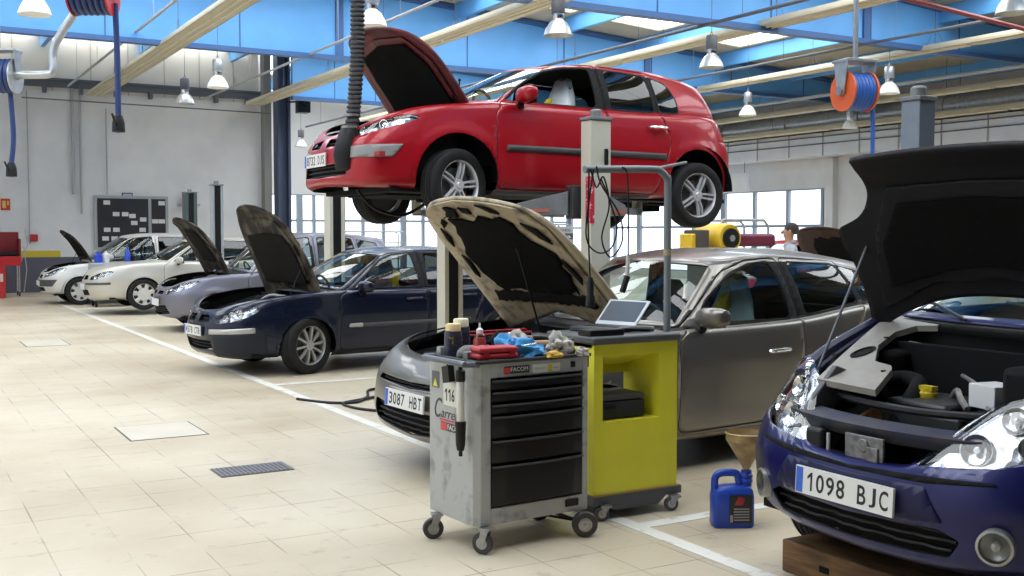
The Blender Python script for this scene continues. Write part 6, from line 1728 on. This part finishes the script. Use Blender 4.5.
pl = MB(); pl.tube([(.585, .10, 1.02), (.585, .10, 1.85), (.575, .10, 1.93), (.53, .10, 1.97), (.46, .10, 1.98), (.0, .10, 1.965)], .021, 12, smooth=4); pl.tube([(.50, .12, 1.985), (.80, .20, 2.035)], .009, 8); pl.out('cable_boom', mat('grey_boom', (.19, .215, .23), .45), Y)
bx = MB(); bx.cyl((.585, .10, 1.48), (.585, .10, 1.515), .024); bx.out('boom_band', mat('tan_tape', (.42, .33, .2), .6), Y)
# cable looped over the boom
lp = MB()
bx0, by0, bz0 = CX + .04, CY + .10, 1.965
lp.tube([(bx0 + .02, by0 - .03, bz0 + .02), (bx0 + .05, by0 - .03, bz0 - .08), (bx0 + .17, by0 - .04, bz0 - .25), (bx0 + .19, by0 - .04, bz0 - .40), (bx0 + .11, by0 - .04, bz0 - .49), (bx0 + .05, by0 - .04, bz0 - .38), (bx0 + .10, by0 - .04, bz0 - .2), (bx0 + .06, by0 - .04, bz0 - .04), (bx0 + .02, by0 - .03, bz0 - .10), (bx0 - .02, by0 - .03, bz0 + .0)], .0048, 6, smooth=6)
lp.tube([(bx0 + .0, by0 - .03, bz0 - .0), (bx0 - .05, by0 - .03, bz0 - .35), (bx0 + .02, by0 - .03, bz0 - .46), (bx0 + .12, by0 - .03, bz0 - .44), (bx0 + .16, by0 - .03, bz0 - .32), (bx0 + .10, by0 - .03, bz0 - .15), (bx0 + .05, by0 - .03, bz0 - .05)], .0048, 6, smooth=6)
lp.tube([(bx0 - .03, by0 - .03, bz0 + .0), (bx0 - .035, by0 - .03, bz0 - .3), (bx0 - .02, by0 - .03, bz0 - .62)], .0048, 6, smooth=5)
lp.tube([(bx0 + .20, by0 - .02, bz0 + .02), (bx0 + .235, by0 - .03, bz0 - .05), (bx0 + .24, by0 - .03, bz0 - .50)], .0048, 6, smooth=5)
cb_ = lp.out('diagnostic_cable', M_black); tag(cb_, 'black cable looped over the grey boom of the yellow cart', 'cable')
pg = MB(); pg.lathe([(.001, 0), (.012, 0), (.02, -.03), (.02, -.10), (.026, -.11), (.028, -.16), (.02, -.17), (.001, -.17)], (bx0 - .018, by0 - .03, bz0 - .60), 'z', 14); pg.out('cable_plug', M_black, cb_)
pg = MB(); pg.tube([(bx0 + .24, by0 - .03, bz0 - .48), (bx0 + .235, by0 - .03, bz0 - .60)], .012, 10); pg.out('plug_sleeve', mat('plug_white', (.6, .6, .58), .4), cb_)
pg = MB(); pg.tube([(bx0 + .235, by0 - .03, bz0 - .60), (bx0 + .20, by0 - .03, bz0 - .69)], .018, 8); pg.out('cable_plug', M_black, cb_)
# equipment case in the niche
q = empty('equipment_case', 'black equipment case standing in the yellow cart niche', 'case', (CX + .235, CY + .17, .56))
b = MB(); b.box((-.15, -.13, 0), (.15, .13, .10)); b.out('case_body', mat('case_black', (.02, .02, .022), .55), q, bevel=.012)
b = MB(); b.box((-.152, -.132, .104), (.152, .132, .135)); b.out('case_lid', mat('case_lid_grey', (.06, .06, .062), .5), q, bevel=.01)
b = MB(); b.box((-.13, -.139, .06), (-.06, -.13, .078)); b.out('case_handle', M_black, q)
# laptop on the worktop
lt = empty('laptop', 'open silver laptop on the grey cart worktop', 'laptop', (CX + .27, CY + .30, 1.036), (0, 0, math.radians(-72)))
b = MB(); b.box((-.15, -.13, .0), (.15, .11, .028)); b.out('laptop_base', mat('laptop_black', (.03, .03, .033), .45), lt, bevel=.006)
b = MB()
for r_ in range(5):
    for k in range(12): b.box((-.13 + k * .0215, -.04 + r_ * .022, .028), (-.112 + k * .0215, -.022 + r_ * .022, .031))
b.out('keyboard', M_black, lt, smooth=False)
S_ = Matrix.Translation((.0, .11, .03)) @ Matrix.Rotation(math.radians(-48), 4, 'X')
b = MB(); b.box((-.15, 0, 0), (.15, .012, .21), 0, S_); lid = b.out('laptop_lid', mat('laptop_silver', (.55, .57, .60), .4, .3), lt, bevel=.005)
b = MB(); b.box((-.132, -.002, .03), (.132, 0, .195), 0, S_); b.out('screen', mat('dark_screen', (.10, .11, .12), .12), lid, smooth=False)
b = MB(); b.box((-.11, -.06, 0), (.12, .07, .035)); b.tube([(.10, .02, .02), (.2, .05, .02), (.32, .03, .014), (.38, .05, .01)], .012, 8, smooth=4)
o = b.out('diagnostic_box', M_black, bevel=.006); o.location = (CX + .10, CY + .08, 1.036); tag(o, 'black diagnostic box lying in front of the laptop', 'box')
o = MB().tube([(-.1, 0, .016), (0, .01, .02), (.1, .0, .016), (.14, -.02, .012)], .016, 10, smooth=4).out('barcode_pen', mat('pen_grey', (.16, .16, .16), .5)); o.location = (CX + .38, CY + .16, 1.036); tag(o, 'grey pen scanner lying right of the laptop', 'pen')

# ------------------------------------------------------------------ blue oil jug with funnel, wooden block, cable
J = empty('oil_jug', 'blue plastic oil jug standing on the floor by the blue car', 'jug', (4.02, 4.54, 0), (0, 0, math.radians(-28)))
def sqr(a, b, k, n=28, e=.35):
    c, s_ = math.cos(2 * math.pi * k / n), math.sin(2 * math.pi * k / n)
    return (math.copysign(abs(c) ** e, c) * a, math.copysign(abs(s_) ** e, s_) * b)
M_jug = mat('blue_jug_plastic', (.015, .06, .42), .35)
b = MB(); b.rings([[(sqr(a, d2, k)[0] + ox, sqr(a, d2, k)[1], z) for k in range(28)] for z, a, d2, ox in ((0, .108, .062, 0), (.012, .115, .068, 0), (.17, .115, .068, 0), (.205, .108, .062, 0), (.222, .075, .05, .02), (.228, .05, .035, .035))]); b.out('jug_body', M_jug, J)
b = MB(); b.tube([(-.095, 0, .19), (-.095, 0, .26), (-.07, 0, .29), (.0, 0, .295), (.03, 0, .28), (.04, 0, .22)], .021, 12, smooth=5); b.out('jug_handle', M_jug, J)
b = MB(); b.lathe([(.03, .215), (.03, .24), (.036, .245), (.036, .26), (.031, .265), (.036, .27), (.036, .285), (.03, .29), (.028, .31), (.001, .31)], (.078, 0, 0), 'z', 20); b.out('jug_neck', M_jug, J)
lb = MB(); lb.box((-.03, -.0705, .03), (.095, -.0665, .185)); lo = lb.out('jug_label', mat('jug_label_black', (.02, .02, .022), .4), J, smooth=False)
lb = MB(); lb.prism([(.0, .13), (.045, .13), (.055, .165), (.02, .178)], 'y', -.0725, -.0705); lb.out('label_emblem', mat('label_dark_red', (.35, .03, .03), .4), lo, smooth=False)
lb = MB()
for k in range(5): lb.box((-.005, -.072, .045 + k * .015), (.08, -.0705, .051 + k * .015))
lb.box((-.025, -.072, .035), (-.010, -.0705, .075)); lb.out('label_print', mat('label_print_grey', (.30, .30, .32), .4), lo, smooth=False)
Fn = MB(); Fn.lathe([(.014, -.06), (.018, .0), (.05, .06), (.108, .155), (.113, .16), (.113, .195), (.119, .20), (.113, .205), (.106, .16), (.045, .062), (.014, .0), (.010, -.06)], seg=32, cap=False)
o = Fn.out('funnel', mat('amber_funnel', (.42, .30, .13), .35, col2=(.25, .17, .08), vscale=14)); o.location = (4.02 + .078 * math.cos(math.radians(-28)), 4.54 + .078 * math.sin(math.radians(-28)), .315); tag(o, 'amber oil funnel stuck in the neck of the blue jug', 'funnel')
wb = empty('wooden_block', 'worn wooden beam lying under the blue car bumper', 'wooden beam', (3.68, 2.55, 0))
b = MB(); b.box((0, 0, 0.002), (.42, 1.25, .155)); b.out('beam', mat('worn_wood', (.20, .105, .04), .8, col2=(.09, .045, .02), vscale=3, stretch=(9, 1.2, 9), bump=.5, bscale=12), wb, bevel=.008)
b = MB(); b.box((-.002, .95, .06), (.004, 1.01, .09)); b.out('notch', M_blackm, wb)
cbl = MB(); cbl.tube([(3.45, 10.15, .012), (3.62, 9.78, .012), (3.86, 9.66, .012), (4.1, 9.95, .012), (4.25, 10.3, .014), (4.4, 10.42, .014), (4.75, 10.6, .012), (4.3, 10.0, .013), (3.95, 9.75, .02), (3.72, 9.63, .012), (3.78, 9.2, .012), (4.1, 8.9, .012), (4.9, 8.7, .012)], .014, 8, smooth=6)
o = cbl.out('floor_cable', M_black); tag(o, 'black cable lying in loops on the floor beside the navy car', 'cable')
b = MB(); b.box((-.09, -.03, 0), (.09, .03, .03)); b.tube([(-.09, 0, .02), (-.2, .02, .02)], .01, 6); o = b.out('air_gun', M_black, bevel=.008); o.location = (3.36, 12.6, 0.0); o.location.z = .30
bpy.data.objects.remove(o)

# ------------------------------------------------------------------ things beyond the cars
sg = empty('sale_sign', 'grey lettered sign board standing behind the cream lift post', 'sign', (10.75, 16.8, 0))
MB().box((-.22, -.015, 1.38), (.24, .015, 1.76)).out('sign_panel', mat('sign_pale', (.40, .42, .44), .5), sg, smooth=False)
MB().box((-.21, -.02, 1.52), (.23, -.015, 1.63)).out('sign_band', mat('sign_dark', (.06, .07, .09), .5), sg, smooth=False)
text('sign_lettering', 'Noes', .09, face_M((.0, -.018, 1.695), (1, 0, 0), (0, 0, 1)), mat('sign_dark', (.06, .07, .09), .5), sg, .001, .36)
text('sign_lettering', 'cena', .09, face_M((.0, -.022, 1.575), (1, 0, 0), (0, 0, 1)), M_card, sg, .001, .36)
text('sign_lettering', 'ida', .09, face_M((-.07, -.018, 1.45), (1, 0, 0), (0, 0, 1)), mat('sign_dark', (.06, .07, .09), .5), sg, .001, .2)
for x in (-.2, .22): MB().cyl((x, 0, 0), (x, 0, 1.4), .015, seg=8).out('sign_leg', M_greyp, sg)
# yellow machine with a black wheel
ym = empty('yellow_compressor', 'yellow machine with a round black end behind the grey estate car', 'machine', (11.2, 12.9, 0))
b = MB(); b.lathe([(.001, -.16), (.21, -.16), (.23, -.1), (.23, .45), (.2, .5), (.001, .5)], (0, 0, 1.55), 'y', 24); b.out('machine_tank', mat('machine_yellow', (.65, .42, .02), .45), ym)
b = MB(); b.lathe([(.05, -.2), (.15, -.2), (.155, -.16), (.001, -.16)], (0, 0, 1.55), 'y', 24); b.lathe([(.001, -.215), (.05, -.215), (.05, -.19)], (0, 0, 1.55), 'y', 16, 1); b.out('machine_flange', [M_black, M_galv], ym)
b = MB(); b.box((-.35, -.12, 0), (.3, .45, 1.32)); b.out('machine_stand', M_dg, ym, bevel=.02)
b = MB(); b.box((-.62, -.1, 1.38), (-.36, .2, 1.68)); b.box((-.7, -.1, 1.38), (-.62, .2, 1.62), 1); b.out('machine_motor', [mat('motor_brown', (.07, .06, .05), .6), mat('machine_yellow', (.65, .42, .02), .45)], ym, bevel=.02)
b = MB(); b.box((.25, -.1, 1.42), (1.0, .4, 1.62)); b.out('machine_cover', mat('maroon_cover', (.14, .015, .04), .5), ym, bevel=.05)
# tall frames/racks near the windows
def rack(x, y, label, n=3, w=1.6, h=1.75):
    t = empty('tube_rack', label, 'rack', (x, y, 0))
    b = MB()
    b.tube([(-w / 2, 0, 0.02), (-w / 2, 0, h - .1), (-w / 2 + .1, 0, h), (w / 2 - .1, 0, h), (w / 2, 0, h - .1), (w / 2, 0, 0.02)], .025, 8)
    b.tube([(-w / 2, .6, 0.02), (-w / 2, .6, h - .1), (-w / 2 + .1, .6, h), (w / 2 - .1, .6, h), (w / 2, .6, h - .1), (w / 2, .6, 0.02)], .025, 8)
    b.out('rack_frame', M_greyp, t)
    for k in range(n):
        MB().box((-w / 2, 0, .35 + k * .5), (w / 2, .6, .38 + k * .5)).out('rack_shelf', M_greyp, t, smooth=False)
rack(12.6, 14.0, 'grey tube rack beyond the grey estate car roof', 2, 1.1, 1.85)
rack(16.2, 26.5, 'grey shelf rack near the far windows behind the red car', 3, 2.2, 1.9)
rack(12.9, 31.0, 'grey shelf rack near the windows between navy car and pillar', 3, 2.4, 1.7)
# ------------------------------------------------------------------ man seen over the roof of the grey car
def make_person(loc, rz):
    root = empty('person', 'man in a pale grey jacket seen beyond the grey estate car roof', 'person', loc, (0, 0, rz))
    V = [((0, 0, .92), .15), ((0, .01, 1.08), .15), ((0, .015, 1.25), .165), ((0, .02, 1.38), .15), ((0, .0, 1.46), .075), ((0, -.015, 1.53), .055), ((0, -.02, 1.585), .078), ((0, -.022, 1.655), .088),
         ((-.20, .01, 1.40), .065), ((-.25, .02, 1.18), .05), ((-.26, -.05, .95), .038), ((.20, .01, 1.40), .065), ((.25, .0, 1.18), .05), ((.26, -.10, .97), .038),
         ((-.10, 0, .86), .10), ((-.11, -.03, .5), .065), ((-.11, .03, .09), .045), ((-.11, -.10, .04), .035), ((.10, 0, .86), .10), ((.11, .06, .5), .065), ((.11, .16, .10), .045), ((.11, .04, .04), .035),
         ((0, -.022, 1.70), .07)]
    E = [(0, 1), (1, 2), (2, 3), (3, 4), (4, 5), (5, 6), (6, 7), (7, 22), (3, 8), (8, 9), (9, 10), (3, 11), (11, 12), (12, 13), (0, 14), (14, 15), (15, 16), (16, 17), (0, 18), (18, 19), (19, 20), (20, 21)]
    # hands: palm, four fingers, thumb
    for side, wr in ((-1, 10), (1, 13)):
        w0 = Vector(V[wr][0]); k = len(V)
        V.append((tuple(w0 + Vector((0, -.02, -.06))), .026)); E.append((wr, k))
        for f, (dx, ln) in enumerate(((-.027, .065), (-.009, .075), (.009, .07), (.026, .055))):
            V.append((tuple(w0 + Vector((dx * .5, -.03 + dx, -.10))), .010)); E.append((k, len(V) - 1))
            V.append((tuple(w0 + Vector((dx * .5 - .01 * side, -.045 + dx, -.10 - ln))), .008)); E.append((len(V) - 2, len(V) - 1))
        V.append((tuple(w0 + Vector((-.02 * side, -.06, -.08))), .010)); E.append((k, len(V) - 1))
    me = bpy.data.meshes.new('body'); me.from_pydata([v[0] for v in V], E, [])
    o = bpy.data.objects.new('body', me); COL.objects.link(o)
    sk = o.modifiers.new('s', 'SKIN'); o.modifiers.new('d', 'SUBSURF').levels = 2; o.modifiers['d'].render_levels = 2
    for i, v in enumerate(V):
        s_ = me.skin_vertices[0].data[i]; s_.radius = (v[1], v[1] * (.75 if i in (1, 2, 3) else 1)); s_.use_root = (i == 0)
    dg = bpy.context.evaluated_depsgraph_get(); dg.update()
    m2 = bpy.data.meshes.new_from_object(o.evaluated_get(dg)); COL.objects.unlink(o); bpy.data.objects.remove(o)
    Ms = [mat('skin', (.42, .22, .15), .6), mat('grey_work_jacket', (.34, .35, .38), .85), mat('dark_trousers', (.05, .06, .09), .85), M_black]
    m2.materials.clear()
    for m in Ms: m2.materials.append(m)
    for p in m2.polygons:
        c = p.center; p.use_smooth = True
        p.material_index = 0 if (c.z > 1.475 or (abs(c.x) > .2 and c.z < .93)) else (1 if c.z > .9 or abs(c.x) > .2 else (2 if c.z > .08 else 3))
    b = bpy.data.objects.new('body', m2); link(b, root)
    hr = MB(); 
    hr.rings([[(.092 * q * math.cos(2 * math.pi * k / 18), .012 + .098 * q * math.sin(2 * math.pi * k / 18) + .01 * (1 if math.sin(2 * math.pi * k / 18) > 0 else 0), z - (.05 if math.sin(2 * math.pi * k / 18) > .3 and z < 1.68 else 0)) for k in range(18)] for z, q in ((1.655, .98), (1.69, 1.0), (1.73, .86), (1.765, .5), (1.775, .1))])
    hr.out('hair', mat('dark_hair', (.03, .025, .022), .8), b)
    fc = MB()
    fc.ball((0, -.112, 1.635), (.013, .022, .022)); 
    for sgn in (-1, 1): fc.ball((sgn * .088, -.01, 1.64), (.012, .022, .034)); 
    fc.out('nose_and_ears', Ms[0], b)
    ey = MB()
    for sgn in (-1, 1): ey.ball((sgn * .032, -.098, 1.66), (.013, .008, .008))
    ey.ball((0, -.098, 1.592), (.024, .008, .005), 1); ey.out('eyes_and_mouth', [M_black, mat('lips', (.30, .12, .10), .6)], b)
    cl = MB(); cl.rings([[(r * 1.1 * math.cos(2 * math.pi * k / 18), .0 + r * math.sin(2 * math.pi * k / 18), z + (.02 if math.sin(2 * math.pi * k / 18) > 0 else -.02)) for k in range(18)] for r, z in ((.095, 1.455), (.078, 1.50), (.074, 1.515))], 0, False, False); cl.out('collar', Ms[1], b, solid=.008)
make_person((10.97, 11.24, 0), math.radians(-132))
